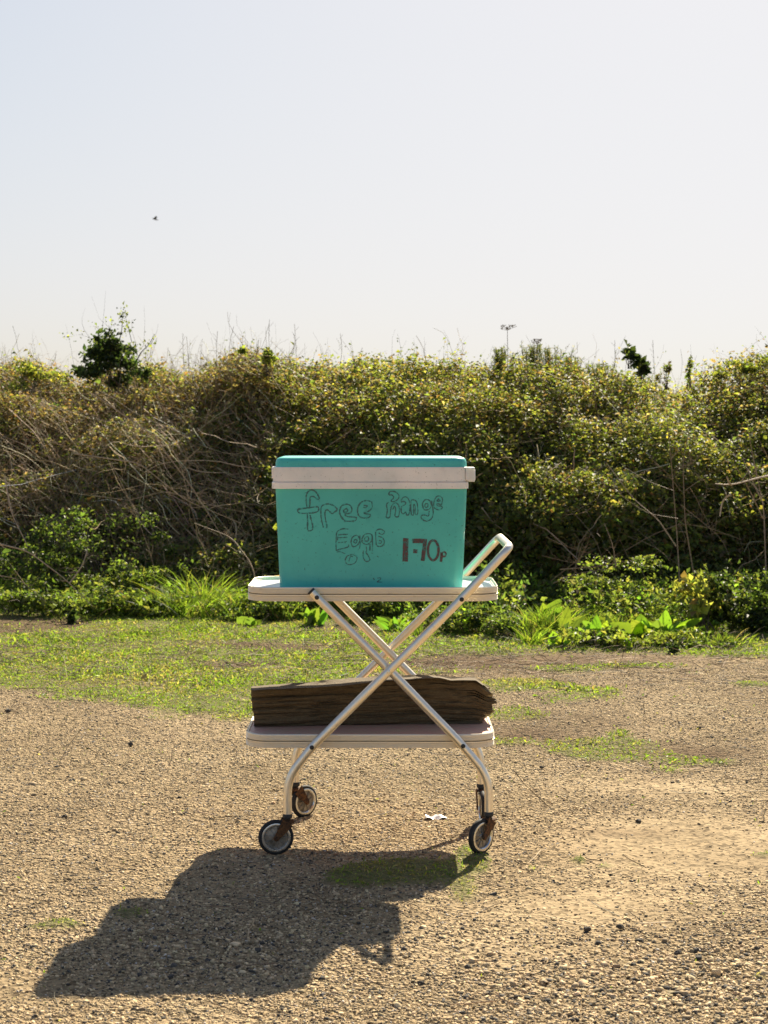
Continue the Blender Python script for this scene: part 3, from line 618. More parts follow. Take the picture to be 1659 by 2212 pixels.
for px_, py_, w_, lab_, sd_ in ((190, 1170, .34, 'green nettle like growth low in the left of the hedge', 54), (60, 1235, .26, 'green nettle like growth at the far left of the hedge foot', 64), (330, 1230, .26, 'green leafy growth left of the tallest grass clump inside the hedge', 65), (1330, 1130, .26, 'pale green leafy sprays halfway up the dark hedge right of the handle', 66), (1600, 1290, .26, 'dark leafy growth by the right edge above the hedge foot', 67)):
    q_ = P(px_, py_, 10.35); bush('weed_patch', lab_, 'weeds', (q_.x, 10.35, q_.z), (w_*1.3, .24, .22), 1300, .022, sd_, np.r_[GREENS[:3], DARK[:2]], [.2, .2, .25, .2, .15], 9, up=.8, group='leafy weed patches at the hedge foot', lr_=(.12, .40))
weeds(620, 1345, 70, .14, 1200, 'low dark weeds under the left half of the upper tray', 55)
weeds(780, 1355, 80, .14, 1300, 'low weeds between the legs of the trolley', 56)
weeds(1000, 1378, 90, .17, 1800, 'dark low weeds behind the right half of the upper tray', 57)
weeds(1110, 1388, 60, .15, 1400, 'small leaved weeds just right of the upper tray', 58, L0=.018)
weeds(1580, 1385, 120, .26, 2600, 'dark green weeds right of the yellow shrub at the hedge foot', 59, pal=np.r_[DARK, GREENS[:2]], wts=[.2, .25, .1, .2, .15, .1], dy=.35)
weeds(1700, 1385, 120, .30, 2600, 'dark green weeds at the right edge of the hedge foot', 68, pal=np.r_[DARK, GREENS[:2]], wts=[.2, .25, .1, .2, .15, .1], dy=.35)
weeds(40, 1335, 110, .16, 1700, 'low leafy weeds at the left edge where turf meets hedge', 69, dy=.1)
weeds(300, 1338, 120, .12, 1500, 'low weeds in front of the arching grass clump', 70, dy=.1)
weeds(180, 1330, 100, .15, 1700, 'low weeds behind the single dark weed clump', 71, dy=.12)
weeds(560, 1345, 80, .13, 1200, 'low weeds right of the grass clump beside the upper tray', 72, dy=.1)
weeds(1290, 1400, 90, .08, 1300, 'low sunlit weeds in front of the dock plants', 60, wts=[.15, .4, .05, .38, .02], dy=.04)
weeds(1450, 1400, 90, .07, 1300, 'low bright ground weeds in front of the yellow shrub', 61, wts=[.15, .4, .05, .38, .02], dy=.04)
g = G(160, 1345); bush('weed_clump', 'single dark weed clump standing alone on the left grass', 'weed', (g.x, g.y, .045), (.045, .04, .05), 260, .022, 62, DARK, None, 5, lobes=3)
g = G(1452, 1415); bush('weed_clump', 'tiny dark weed tuft on the dirt edge below the yellow shrub', 'weed', (g.x, g.y, .022), (.03, .03, .03), 120, .018, 63, DARK, None, 4, lobes=3)
# continuous ragged undergrowth along the hedge foot: uncountable little sprigs
m = 4200; sx = rng.uniform(-3.4, 3.4, m); spx = CX+sx*FPX/9.4; yb_ = hedge_surf(sx, np.zeros(m))[0]; sy = yb_+.45-(.45+.30+.75*fbm(np.c_[sx, sx*0], .28, 541, 3))*rng.uniform(0, 1, m)**1.2-.10*(spx > 900)
kp = rng.uniform(0, 1, m) < np.clip(fbm(np.c_[sx, sy], .3, 501, 3)*3.0-1.15+.35*(spx > 1050), 0, 1); sx, sy, spx = sx[kp], sy[kp], spx[kp]; m = len(sx)
sh = (.06+.22*fbm(np.c_[sx, sy], .22, 511, 2)*rng.uniform(.4, 1.3, m))*np.where(spx > 1050, 1.25, 1.0)
tt = np.linspace(0, 1, 6)[None, :, None]; dr = unit(np.c_[rng.normal(0, .3, m), rng.normal(-.05, .3, m), np.ones(m)]); A = np.c_[sx, sy, np.zeros(m)][:, None]+dr[:, None]*tt*sh[:, None, None]; A[:, 1:] += rng.normal(0, .006, (m, 5, 3))
v1, F1 = strands(A, np.full((m, 6), .0012)); q = np.repeat(A[:, 1:].reshape(-1, 3), 3, 0)+rng.normal(0, .013, (m*15, 3)); q[:, 2] = np.maximum(q[:, 2], .006); n = len(q)
L = .024*np.exp(rng.normal(0, .38, n).clip(-.9, .6))*np.repeat(np.where(rng.uniform(0, 1, m) < .22, 1.5, .85), 15); v2, F2 = leafset(q, rdir(n, rng, (0, -.1, .7)), rdir(n, rng, (0, 0, .5)), L, L*rng.uniform(.3, .7, n))
pc = palette(m, np.r_[GREENS, GR[:2], BROWNS[:1]], rng, [.2, .2, .15, .12, .1, .1, .08, .05]); c2 = np.repeat(pc, 15, 0)*np.exp(rng.normal(0, .15, (n, 1)))
tag(npmesh('undergrowth', v2, F2, M_weed, col=np.repeat(c2, 4, 0)), 'ragged band of small weeds and nettles along the whole hedge foot', 'undergrowth', kind='stuff')
m = 900; sx = rng.uniform(-3.3, 3.3, m); sy = hedge_surf(sx, np.zeros(m))[0]+rng.uniform(-.6, .3, m); kp = fbm(np.c_[sx, sy], .35, 521, 2) > .5; sx, sy = sx[kp], sy[kp]
k = 14; bx_ = np.repeat(sx, k)+rng.normal(0, .03, len(sx)*k); by_ = np.repeat(sy, k)+rng.normal(0, .03, len(sx)*k); m = len(bx_)
v, F = blades(np.c_[bx_, by_, np.zeros(m)], unit(np.c_[rng.normal(0, .35, m), rng.normal(0, .3, m), np.ones(m)]), rng.uniform(.06, .24, m), rng.uniform(.003, .006, m), rng, .7)
tag(npmesh('rough_grass', v, F, M_grass, col=np.repeat(palette(m, GR, rng, [.25, .25, .2, .12, .18]), 12, 0)), 'rough uncut grass blades growing among the weeds at the hedge foot', 'grass', kind='stuff')
# bare shrub and dead branches in front of the dark right hedge
def bare(name, label, paths, y, base_r, col, seed, side=10):
    r = random.Random(seed); mb = MB()
    for i, pth in enumerate(paths):
        pts = fillet([P(x, yy, y+.05*math.sin(i*2.3+k)) for k, (x, yy) in enumerate(pth)], .05, 3); n = len(pts); rr = base_r*(1.6 if i < 3 else .8); mb.tube(pts, [rr*(1-.6*k/n) for k in range(n)], 5)
        for _ in range(side):
            k = r.randrange(1, n-1); s0 = pts[k]; an = r.uniform(-1, 1); L = r.uniform(.04, .13)
            mid = s0+Vector((an*L*.6, r.uniform(-.3, .1)*L, r.uniform(-.1, .6)*L)); mb.tube([s0, mid, mid+Vector((an*L*.5, 0, r.uniform(-.2, .6)*L))], [base_r*.4, base_r*.3, base_r*.15], 4)
    return tag(mb.build(name, simple('pale bare bark', col, tuple(min(1, c*1.7) for c in col), 70, .7)), label, 'dead shrub' if name != 'dead_branch' else 'branch')
bare('bare_shrub', 'leafless shrub with thin pale arching stems in front of the dark right hedge',
     [[(1468, 1260), (1462, 1150), (1450, 1000), (1440, 890)], [(1500, 1250), (1480, 1130), (1475, 1000), (1490, 920)], [(1460, 1180), (1420, 1120), (1370, 1080), (1310, 1000)],
      [(1470, 1090), (1520, 1130), (1560, 1165), (1575, 1200)], [(1465, 1120), (1400, 1110), (1340, 1070), (1320, 1030)], [(1455, 1060), (1400, 1040), (1350, 1010)], [(1462, 1010), (1500, 1000), (1520, 975)],
      [(1350, 1190), (1400, 1160), (1470, 1130), (1530, 1140), (1600, 1165)], [(1480, 1060), (1520, 1030), (1530, 1060), (1510, 1090)], [(1470, 1060), (1440, 1020), (1405, 990)]], 9.2, .0022, (.20, .14, .085), 3)
bare('bare_shrub', 'low spreading leafless twigs right behind the trolley handle',
     [[(1210, 1230), (1280, 1225), (1340, 1215), (1420, 1200)], [(1195, 1260), (1240, 1240), (1330, 1225)], [(1330, 1225), (1325, 1180), (1305, 1130)], [(1180, 1160), (1220, 1180), (1290, 1200), (1330, 1225)], [(1240, 1240), (1255, 1180), (1270, 1150)], [(1170, 1200), (1230, 1215), (1300, 1220)], [(1190, 1255), (1260, 1200), (1275, 1155)]], 9.0, .0018, (.22, .15, .09), 4)
bare('dead_branch', 'pale broken dead branch sticking in from the right edge', [[(1700, 1020), (1640, 1032), (1580, 1048), (1545, 1045)], [(1580, 1048), (1574, 1042), (1570, 1030)]], 9.1, .0040, (.42, .32, .22), 5, 2)
bare('dead_branch', 'short crooked pale dead stick hanging below the broken branch', [[(1578, 1068), (1560, 1080), (1555, 1115)]], 9.15, .0040, (.42, .32, .22), 6, 1)
bare('bare_shrub', 'tall thin leafless stems at the right edge of the photo', [[(1655, 1250), (1650, 1100), (1625, 980), (1612, 905)], [(1648, 1120), (1620, 1060), (1590, 1010)], [(1650, 1090), (1625, 1040), (1605, 990)], [(1700, 1100), (1665, 1000), (1640, 950)]], 9.25, .0022, (.24, .17, .11), 7, 5)
bare('bare_shrub', 'bent leafless stems leaning at the far left hedge foot', [[(-20, 1170), (60, 1190), (140, 1250), (200, 1310)], [(10, 1030), (25, 1110), (60, 1180)], [(150, 1260), (180, 1220), (190, 1180)], [(-20, 1240), (40, 1250), (100, 1300)], [(20, 930), (60, 910), (70, 890), (60, 860)]], 9.15, .0026, (.32, .24, .16), 8, 6)
bare('bare_shrub', 'long pale bramble stems arching left of the coolbox', [[(200, 850), (330, 940), (420, 1060), (480, 1160)], [(160, 980), (300, 1000), (400, 1080), (520, 1130)], [(560, 1300), (545, 1220), (500, 1160), (420, 1130)], [(280, 1080), (360, 1060), (450, 1090), (590, 1120)], [(330, 900), (390, 1000), (410, 1090), (440, 1180)], [(240, 1000), (290, 1100), (330, 1210), (340, 1300)]], 9.55, .0024, (.30, .22, .14), 9, 14)

# ------------------------------------------------------------------ short turf, straw
n = 700000; ty = 2.9+rng.uniform(0, 1, n)**.78*7.3; tx = rng.uniform(-1, 1, n)*(.7+ty*.30); m_ = moss(tx, ty); k = rng.uniform(0, 1, n) < m_*.75+.004*(sand(tx, ty) < .8); tx, ty = tx[k], ty[k]; n = len(tx)
hg = (.45+.75*fbm(np.c_[tx, ty], .25, 91, 2)); tz = gh(tx, ty)
d = unit(np.c_[rng.normal(0, .7, n), rng.normal(0, .7, n), rng.uniform(.35, 1.1, n)]); L = .0118*hg*np.exp(rng.normal(0, .35, n))*(.8+.5*np.clip((ty-5)/3, 0, 1))
v, F = leafset(np.c_[tx, ty, tz], rdir(n, rng, (0, 0, 1.2)), d, L, L*rng.uniform(.16, .42, n))
gc = palette(n, GR, rng, [.30, .28, .20, .08, .14]); dry = fbm(np.c_[tx, ty], .3, 95, 3) > rng.uniform(.55, .9, n); gc[dry] = palette(dry.sum(), np.array([[.20, .19, .075], [.18, .19, .055], [.28, .24, .13]]), rng)
tag(npmesh('grass', v, F, M_grass, col=np.repeat(gc, 4, 0)), 'short mossy turf spreading in patches over the dirt', 'grass', kind='stuff')
n = 2600; ty = rng.normal(7.9, .55, n); tx = rng.uniform(-2.6, 2.6, n); ty = np.where(rng.uniform(0, 1, n) < .2, rng.uniform(3, 8, n), ty); A = wander(np.c_[tx, ty, gh(tx, ty)+.008], np.c_[rng.normal(0, 1, n), rng.normal(0, .5, n), rng.normal(0.05, .12, n)], rng.uniform(.03, .16, n), 4, rng, .2)
A[..., 2] = np.maximum(A[..., 2], gh(A[..., 0].ravel(), A[..., 1].ravel()).reshape(n, 4)+.002)
v, F = strands(A, np.full((n, 4), .0011)); tag(npmesh('dead_twigs', v, F, M_twig, col=tones(n, 12, (.24, .18, .11), rng, .5)), 'dead twigs and straw littering the hedge foot and dirt', 'dead twigs', kind='stuff')

# ------------------------------------------------------------------ stones and litter one can pick out
ST = [(283, 1612, 10, 'dark stone lying alone on the gravel left of the lower tray'), (18, 1538, 9, 'dark stone near the left edge beside the turf'), (140, 1768, 9, 'dark stone on open gravel at the far left'), (400, 1762, 10, 'dark stone on the gravel left of the rear left wheel'),
      (1380, 1778, 11, 'dark stone on the pale sandy dirt right of the trolley'), (1170, 1660, 7, 'small dark stone right of the right legs'), (500, 2162-400, 5, 'tiny dark stone left of the front left wheel'), (58, 2050, 12, 'brown stone left of the shadow near the left edge'),
      (165, 2172, 10, 'dark stone at the bottom left beyond the shadow tip'), (1268, 2012, 12, 'blocky dark stone right of the shadow'), (1340, 2008, 13, 'flat dark stone right of the blocky one'), (1465, 2062, 11, 'dark stone standing among the lower right gravel'),
      (1172, 2105, 11, 'dark stone nearest the bottom centre right'), (1290, 2110, 10, 'dark stone between two others at the bottom right'), (1462, 2155, 18, 'largest dark stone at the bottom right'), (1440, 2140, 13, 'dark stone touching the largest one at the bottom right'),
      (1115, 2160, 12, 'flat pale topped stone at the bottom centre right'), (1510, 1575, 7, 'small dark stone by the right turf strip'), (1065, 1705, 6, 'small dark stone right of the right front leg')]
for i, (px, py, s_, lab) in enumerate(ST):
    r = random.Random(100+i); g = G(px, py); sz = .72*s_*g.y/FPX; bm = bmesh.new(); bmesh.ops.create_icosphere(bm, subdivisions=2, radius=1)
    cuts = [Vector((r.gauss(0, 1), r.gauss(0, 1), r.gauss(0, .8))).normalized() for _ in range(7)]
    for v_ in bm.verts:
        for c_ in cuts:
            dd = v_.co.dot(c_)-r.uniform(.58, .62)
            if dd > 0: v_.co -= c_*dd
        v_.co = Vector((v_.co.x*sz*1.15, v_.co.y*sz*.9, v_.co.z*sz*.72))
    me = bpy.data.meshes.new('stone'); bm.to_mesh(me); bm.free()
    o = link('stone', me, simple('grey brown stone', (.030, .026, .021), (.085, .07, .052), 90, .9, bs=.5, bd=.003)); o.location = (g.x, g.y, sz*.38+.002); tag(o, lab, 'stone', 'loose stones on the gravel')
def scrap():
    g = G(942, 1771); r = random.Random(4); n1, n2 = 14, 7; V_ = []
    for j in range(n2):
        for i in range(n1):
            u, w_ = i/(n1-1)-.5, j/(n2-1)-.5; ed = 1-.35*abs(math.sin(i*1.7))*abs(w_)
            V_.append((g.x+u*.058, g.y+w_*.045*ed*(1-.8*abs(u)), .008+.004*math.sin(u*9+w_*3)+.003*math.cos(w_*8)+r.uniform(0, .001)))
    F_ = [(j*n1+i, j*n1+i+1, (j+1)*n1+i+1, (j+1)*n1+i) for j in range(n2-1) for i in range(n1-1)]
    o = npmesh('litter', np.array(V_), np.array(F_), simple('crumpled white plastic', (.72, .68, .66), (.85, .8, .78), 60, .4)); tag(o, 'crumpled scrap of white plastic on the gravel between the wheels', 'litter')
scrap()
for pth, lab in (([(640, 1872), (670, 1868), (695, 1885)], 'curved pale straw lying in the shadow near the front left wheel'), ([(520, 2036), (490, 2044), (470, 2056)], 'short pale straw lying in the wide lower shadow')):
    pts = fillet([G(x, y)+Vector((0, 0, .010)) for x, y in pth], .04, 5); mb = MB(); mb.tube(pts, .0009, 5); tag(mb.build('straw', M_dry), lab, 'straw')

# ------------------------------------------------------------------ bird
b0 = P(335, 473, 62); root = empty('bird', b0, 'tiny dark bird flying high in the left of the empty sky', 'bird')
M_bird = simple('dark plumage', (.02, .018, .014), (.05, .045, .03), 20, .8)
mb = MB(); mb.tube([b0+Vector((-.10, 0, .02)), b0+Vector((-.075, 0, .018)), b0+Vector((-.03, 0, .004)), b0+Vector((.03, 0, -.016)), b0+Vector((.07, 0, -.03)), b0+Vector((.12, 0, -.045))], [.003, .016, .028, .028, .014, .006], 10); mb.build('body', M_bird, root, True)
for sy in (-1, 1):
    mb = MB(); a = b0+Vector((-.03, sy*.02, .012)); L = [[a+Vector((-.02, 0, 0)), a+Vector((.045, 0, -.01)), a+Vector((.045, 0, -.016)), a+Vector((-.02, 0, -.008))], [a+Vector((.02, sy*.05, .045)), a+Vector((.075, sy*.05, .03)), a+Vector((.075, sy*.05, .026)), a+Vector((.02, sy*.05, .039))],
        [a+Vector((.08, sy*.08, .085)), a+Vector((.10, sy*.08, .078)), a+Vector((.10, sy*.08, .075)), a+Vector((.08, sy*.08, .082))]]
    mb.loops(L, True, True, True).build('wing', M_bird, root)

# ------------------------------------------------------------------ the trolley
YF, YR = 4.300, 4.687; TR = .0108
tro = empty('serving_trolley', ((620-829.5)/863*0, 4.49, 0), 'two tier folding aluminium serving trolley on four small wheels', 'trolley')
yA, yB, yC, yD = YF, YF+.024, YR-.024, YR      # front outer, front inner, rear inner, rear outer
K = 4.3
def fp(px, py, Y): q = P(px, py, YF); return Vector((q.x, Y, q.z))      # same x, z as the front frame, at depth Y
Apath = [(621, 1761), (621, 1680), (674, 1613), (839, 1450), (997, 1294), (1101, 1182)]
front = [fp(x, y, yA) for x, y in Apath]; rear = [fp(x, y, yD) for x, y in Apath]
cen = fillet(front+rear[::-1], {1: .055, 2: .03, 3: .08, 4: .08, 5: .032, 6: .032, 7: .08, 8: .08, 9: .03, 10: .055}, 8)
hf = MB().tube(cen, TR, 20).build('handle_frame', M_tube, tro, True)
Bpath = [(673, 1281), (840, 1449), (1000, 1613), (1057, 1683), (1057, 1761)]
lt = []
for Y in (yB, yC):
    pts = fillet([fp(x, y, Y) for x, y in Bpath], {1: .05, 2: .05, 3: .055}, 8); o = MB().tube(pts, TR, 20).build('leg_tube', M_tube, tro, True); lt.append(o)
    d = (pts[0]-pts[1]).normalized(); MB().tube([pts[0]-d*.002, pts[0]+d*.0055], TR*.96, 18).build('end_plug', M_plug, o, True)
def rivet(px, py, Y, par, r_=.0058, sgn=-1):
    q = fp(px, py, Y+sgn*(TR+.0012)); MB().lathe(q, (0, sgn, 0), [(-.001, 0.0001), (-.001, r_), (.0012, r_*.9), (.0022, r_*.4), (.0024, 0.0001)], 16, False).build('rivet', M_plug, par, True)
for Y, par, sg in ((yA, hf, -1), (yD, hf, 1)): rivet(997, 1294, Y, par, sgn=sg); rivet(674, 1613, Y, par, sgn=sg)
for Y, par, sg in ((yB, lt[0], -1), (yC, lt[1], 1)): rivet(684, 1292, Y, par, sgn=sg); rivet(1001, 1614, Y, par, sgn=sg)
rv = fp(839, 1450, yA-TR); MB().lathe(rv, (0, -1, 0), [(-.001, .0001), (-.001, .0055), (.0018, .0045), (.0024, .0001)], 16, False).build('pivot_rivet', M_chrome, hf, True)
rv = fp(839, 1450, yD+TR); MB().lathe(rv, (0, 1, 0), [(-.001, .0001), (-.001, .0055), (.0018, .0045), (.0024, .0001)], 16, False).build('pivot_rivet', M_chrome, hf, True)
for (px, py, y0_, y1_) in ((685, 1293, yB, yC), (997, 1295, yA, yD), (675, 1614, yA, yD), (1000, 1613, yB, yC)):
    a = fp(px, py, y0_+.004); b = fp(px, py, y1_-.004); MB().tube([a, b], .004, 10).build('cross_rod', M_chrome, tro, True)
def rrect(cx, cy, hw, hd, r, z, n=8):
    o = []
    for sx, sy, a0 in ((1, 1, 0), (-1, 1, 90), (-1, -1, 180), (1, -1, 270)):
        for k in range(n+1):
            a = math.radians(a0+90*k/n); o.append((cx+sx*(hw-r)+r*math.cos(a), cy+sy*(hd-r)+r*math.sin(a), z))
    return o
def tray(x0, x1, ytop, ybot, drop, floor_mat, lab):
    Yt0, Yt1 = YF+.037, YR-.027; cy = (Yt0+Yt1)/2; hd = (Yt1-Yt0)/2; a = P(x0, ytop, Yt0+.06); b = P(x1, ytop, Yt0+.06); cx = (a.x+b.x)/2; hw = (b.x-a.x)/2; zt = P(x0, ytop, Yt0).z; zb = P(x0, ybot, Yt0).z; h = zt-zb
    prof = [(-.0028, zt-h), (-.0028, zt-.003), (-.0022, zt-.0005), (-.0008, zt), (0.0006, zt-.0012)]
    steps = 90
    for i in range(steps+1):
        t = i/steps; z = zt-.003-(h-.004)*t; o_ = .0011*math.cos(t*math.pi*2*9)
        if abs(t-.47) < .040: o_ = -.0030
        elif abs(t-.56) < .040: o_ = .0018
        prof.append((o_, z))
    prof.append((-.001, zt-h))
    L = [rrect(cx, cy, hw+o_, hd+o_, .062+o_, z, 12) for o_, z in prof]; L.append(L[0]); mb = MB(); mb.loops(L)
    o = mb.build('tray_rim', M_rim, tro, True, angle=50); o['label'] = lab
    f = MB(); zf = zt-drop; f.loops([rrect(cx, cy, hw-.0032, hd-.0032, .0585, z, 12) for z in (zf-.006, zf)], True, True, True); f.build('tray_surface', floor_mat, o)
    f = MB(); f.loops([rrect(cx, cy, hw-.0006, hd-.0006, .0612, zt-.003-(h-.004)*t_, 12) for t_ in (.435, .50)]); f.build('trim_stripe', M_gold, o, True)
    # inside roll where board meets rim
    f = MB(); Ls = [rrect(cx, cy, hw-.0032-o_, hd-.0032-o_, .0585-o_, zf+zz_, 12) for o_, zz_ in ((0, .0002), (0, .0032), (.0025, .0030), (.0038, .0005))]; f.loops(Ls); f.build('inner_bead', M_rim, o, True)
    return cx, cy, hw, hd, zt, zf
up = tray(536.5, 1074.5, 1268.5, 1299, .0095, M_lam, 'upper tray rim with white surface inside')
lo = tray(532.5, 1066.5, 1586.5, 1616, .0030, M_check, 'lower tray rim with faded pink surface inside')
# castors
def castor(px, py, Y, trail, legname):
    top = fp(px, py, Y); c = Vector((top.x+trail[0], Y+trail[1], .0455)); u = Vector((trail[0], trail[1], 0)).normalized(); ax = Vector((-u.y, u.x, 0)); R = .0450
    f = MB(); zt = top.z-.016
    f.tube([Vector((top.x, Y, top.z-.008)), Vector((top.x, Y, zt-.004))], .006, 12)
    # fork crown and two tapering cheeks
    cw = .0135
    for s_ in (-1, 1):
        a0 = Vector((top.x, Y, zt)); L = []
        for t in (0, .25, .5, .75, 1):
            ctr = a0.lerp(c, t)+ax*s_*cw+Vector((0, 0, .0)); wd = .0155*(1-.55*t)
            dirn = (c-a0).normalized(); sd = dirn.cross(ax).normalized()
            L.append([ctr+sd*wd-ax*.0011, ctr+sd*wd+ax*.0011, ctr-sd*wd+ax*.0011, ctr-sd*wd-ax*.0011])
        f.loops(L, True, True, True)
        e = c+ax*s_*cw; f.lathe(e, ax*s_, [(-.0012, .0001), (-.0012, .0075), (.0012, .0075), (.0032, .0048), (.0032, .0001)], 16, False)
    L = []
    for s_ in (-1.08, -1.0, -.6, 0, .6, 1.0, 1.08):
        ctr = Vector((top.x, Y, zt+.0035*(1-abs(s_)**4)))+ax*s_*cw; L.append([ctr+u*.0155+Vector((0, 0, .0012)), ctr+u*.0155-Vector((0, 0, .0012)), ctr-u*.0155-Vector((0, 0, .0012)), ctr-u*.0155+Vector((0, 0, .0012))])
    f.loops(L, True, True, True)
    fk = f.build('castor_fork', M_rust, tro, True)
    MB().lathe(Vector((top.x, Y, top.z)), (0, 0, -1), [(-.004, .0001), (-.004, .0112), (-.002, .0124), (.0060, .0124), (.0075, .0105), (.0075, .0085), (.0100, .0085), (.0105, .0001)], 20, False).build('collar', M_plug, fk, True)
    t = .0072; pr = []
    for k in range(15):
        a = math.radians(-100+200*k/14); pr.append((t*math.sin(a), R-t*.95+t*.95*math.cos(a)))
    pr += [(t*.95, R-.0125), (-t*.95, R-.0125)]
    ty_ = MB(); ty_.lathe(c, ax, pr, 48); 
    ty_.build('tyre', M_tyre, fk, True)
    rm = MB(); rm.lathe(c, ax, [(-.0076, R-.0085), (-.0082, R-.0105), (-.0078, R-.0140), (-.0052, R-.0160), (.0052, R-.0160), (.0078, R-.0140), (.0082, R-.0105), (.0076, R-.0085)], 48); rm.build('rim', M_chrome, fk, True)
    ds = MB()
    for s_ in (-1, 1): ds.lathe(c, ax*s_, [(.0015, R-.0150), (.0022, R-.021), (.0042, .011), (.0075, .0088), (.0085, .0001)], 40, False)
    for k in range(9):
        a = k/9*6.283+.3; e = u*math.cos(a)+Vector((0, 0, 1))*math.sin(a)
        for s_ in (-1, 1): ds.tube([c+e*.010+ax*s_*.0052, c+e*(R-.0165)+ax*s_*.0030], .0011, 6)
    ds.build('wheel_disc', M_disc, fk, True)
castor(621, 1761, yA, (-.0290, -.0045), '')
castor(1057, 1761, yB, (-.0205, -.0205), '')
castor(621, 1761, yD, (.0230, .0215), '')
castor(1057, 1761, yC, (.0020, -.0300), '')

# ------------------------------------------------------------------ the coolbox
YB0 = YF+.072; box_depth = .252; cyb = YB0+box_depth/2
def bx(px): return P(px, 1100, YB0).x
def bz(py): return P(800, py, YB0).z
cool = empty('coolbox', ((bx(602)+bx(1001))/2, cyb, up[5]), 'turquoise coolbox with white band and handwritten sign on the upper tray', 'coolbox')
def sec(x0, x1, z, inset=0, r=.026, d=0): return rrect((bx(x0)+bx(x1))/2, cyb, (bx(x1)-bx(x0))/2-inset, box_depth/2-inset-d, max(r-inset, .004), z, 8)
zfl = up[5]+.0008; zb1 = bz(1056)
body = [sec(602.5, 1000.5, zfl, .004, .026, .007), sec(602.5, 1000.5, zfl+.0015, .0015, .026, .007), sec(602.3, 1000.7, zfl+.005, 0, .026, .0068)]
for i in range(1, 9):
    t = i/8; body.append(sec(602.3-8.6*t, 1000.7+8.8*t, zfl+.005+(zb1+.004-zfl-.005)*t, 0, .026, .0068*(1-t)+.0005))
bd = MB().loops(body, True, True, True).build('body', M_teal, cool, True, angle=40)
def band(x0, x1, z0, z1, dd, name, m=M_white, r=.028, e=.0012):
    return MB().loops([sec(x0, x1, z0, e, r, dd), sec(x0, x1, z0+e*.6, 0, r, dd), sec(x0, x1, z1-e*.6, 0, r, dd), sec(x0, x1, z1, e, r, dd)], True, True, True).build(name, m, cool, True, angle=40)
band(586.3, 1012.8, bz(1056), bz(1041.5), -.0045, 'lower_band'); band(588.6, 1009.8, bz(1040.9), bz(1009), -.0028, 'lid_band')
zl0, zl1 = bz(1009.5)-.003, bz(988)
lid = [sec(593.8, 1009, zl0, 0, .03, .0), sec(593.8, 1009, zl1-.012, .0005, .03, 0), sec(593.8, 1009, zl1-.006, .0025, .03, 0), sec(593.8, 1009, zl1-.0022, .0060, .03, 0), sec(593.8, 1009, zl1-.0006, .0105, .034, 0), sec(593.8, 1009, zl1, .017, .04, 0), sec(593.8, 1009, zl1-.0002, .08, .06, 0)]
MB().loops(lid, True, True, True).build('lid', M_teal, cool, True, angle=50)
def lug(x0, x1, y0, y1, yy0, yy1, name):
    a, b = P(x0, y1, YB0), P(x1, y0, YB0); return MB().box(((a.x+b.x)/2, (yy0+yy1)/2, (a.z+b.z)/2), ((b.x-a.x)/2, (yy1-yy0)/2, (b.z-a.z)/2))
m = lug(1009, 1026.5, 1010, 1041, YB0+.018, YB0+.075, ''); m2 = lug(1009, 1028, 1015, 1038, YB0+.024, YB0+.069, ''); 
m.build('handle_lug', M_white, cool, bevel=.002); m2.build('handle_lug_cap', M_white, cool, bevel=.002)
m = lug(585.8, 590.5, 1009, 1034, YB0+.018, YB0+.075, ''); m.build('handle_lug', M_white, cool, bevel=.001)
m = lug(1006.5, 1014.2, 1009.5, 1037, YB0+.006, YB0+.016, ''); m.build('lid_clip', M_white, cool, bevel=.0008)
# carrying handle folded down over the back
hx0, hx1 = bx(587.5), bx(1020); zc = bz(1025)
MB().tube(fillet([(hx0, YB0+.10, zc), (hx0, cyb+box_depth/2+.012, zc-.004), (hx1, cyb+box_depth/2+.012, zc-.004), (hx1, YB0+.07, zc)], .02, 6), .005, 10).build('carry_handle', M_white, cool, True)
# handwriting: strokes on the front face
def facepoint(zx, zy, off):
    px, py = (950+.33153*zx)/1.50693, (1580+.33153*zy)/1.50693; z_top, z_bot = zb1, zfl
    q = P(px, py, YB0); t = (q.z-z_bot)/(z_top-z_bot); Yf = YB0+.0068*(1-t)+.0005
    q = P(px, py, Yf); q.y -= off; return q
def smooth_poly(pts, k=5):
    if len(pts) < 3: return [pts[0], ((pts[0][0]+pts[1][0])/2, (pts[0][1]+pts[1][1])/2), pts[1]]
    o = []
    for i in range(len(pts)-1):
        p0, p1, p2, p3 = pts[max(i-1, 0)], pts[i], pts[i+1], pts[min(i+2, len(pts)-1)]
        for j in range(k):
            t = j/k; o.append(tuple(.5*(2*p1[a]+(p2[a]-p0[a])*t+(2*p0[a]-5*p1[a]+4*p2[a]-p3[a])*t*t+(3*p1[a]-p0[a]-3*p2[a]+p3[a])*t**3) for a in (0, 1)))
    o.append(pts[-1]); return o
def stroke(mb, pts, wd, off=.0006, rag=.12):
    s = smooth_poly(pts); b = len(mb.v)
    for i, p in enumerate(s):
        a, c_ = s[max(i-1, 0)], s[min(i+1, len(s)-1)]; dx, dy = c_[0]-a[0], c_[1]-a[1]; l = math.hypot(dx, dy) or 1; nx_, ny_ = -dy/l, dx/l; w_ = wd*.5*(1+random.uniform(-rag, rag))
        mb.v.append(tuple(facepoint(p[0]+nx_*w_, p[1]+ny_*w_, off))); mb.v.append(tuple(facepoint(p[0]-nx_*w_, p[1]-ny_*w_, off)))
    for i in range(len(s)-1): q = b+i*2; mb.f.append((q, q+1, q+3, q+2))
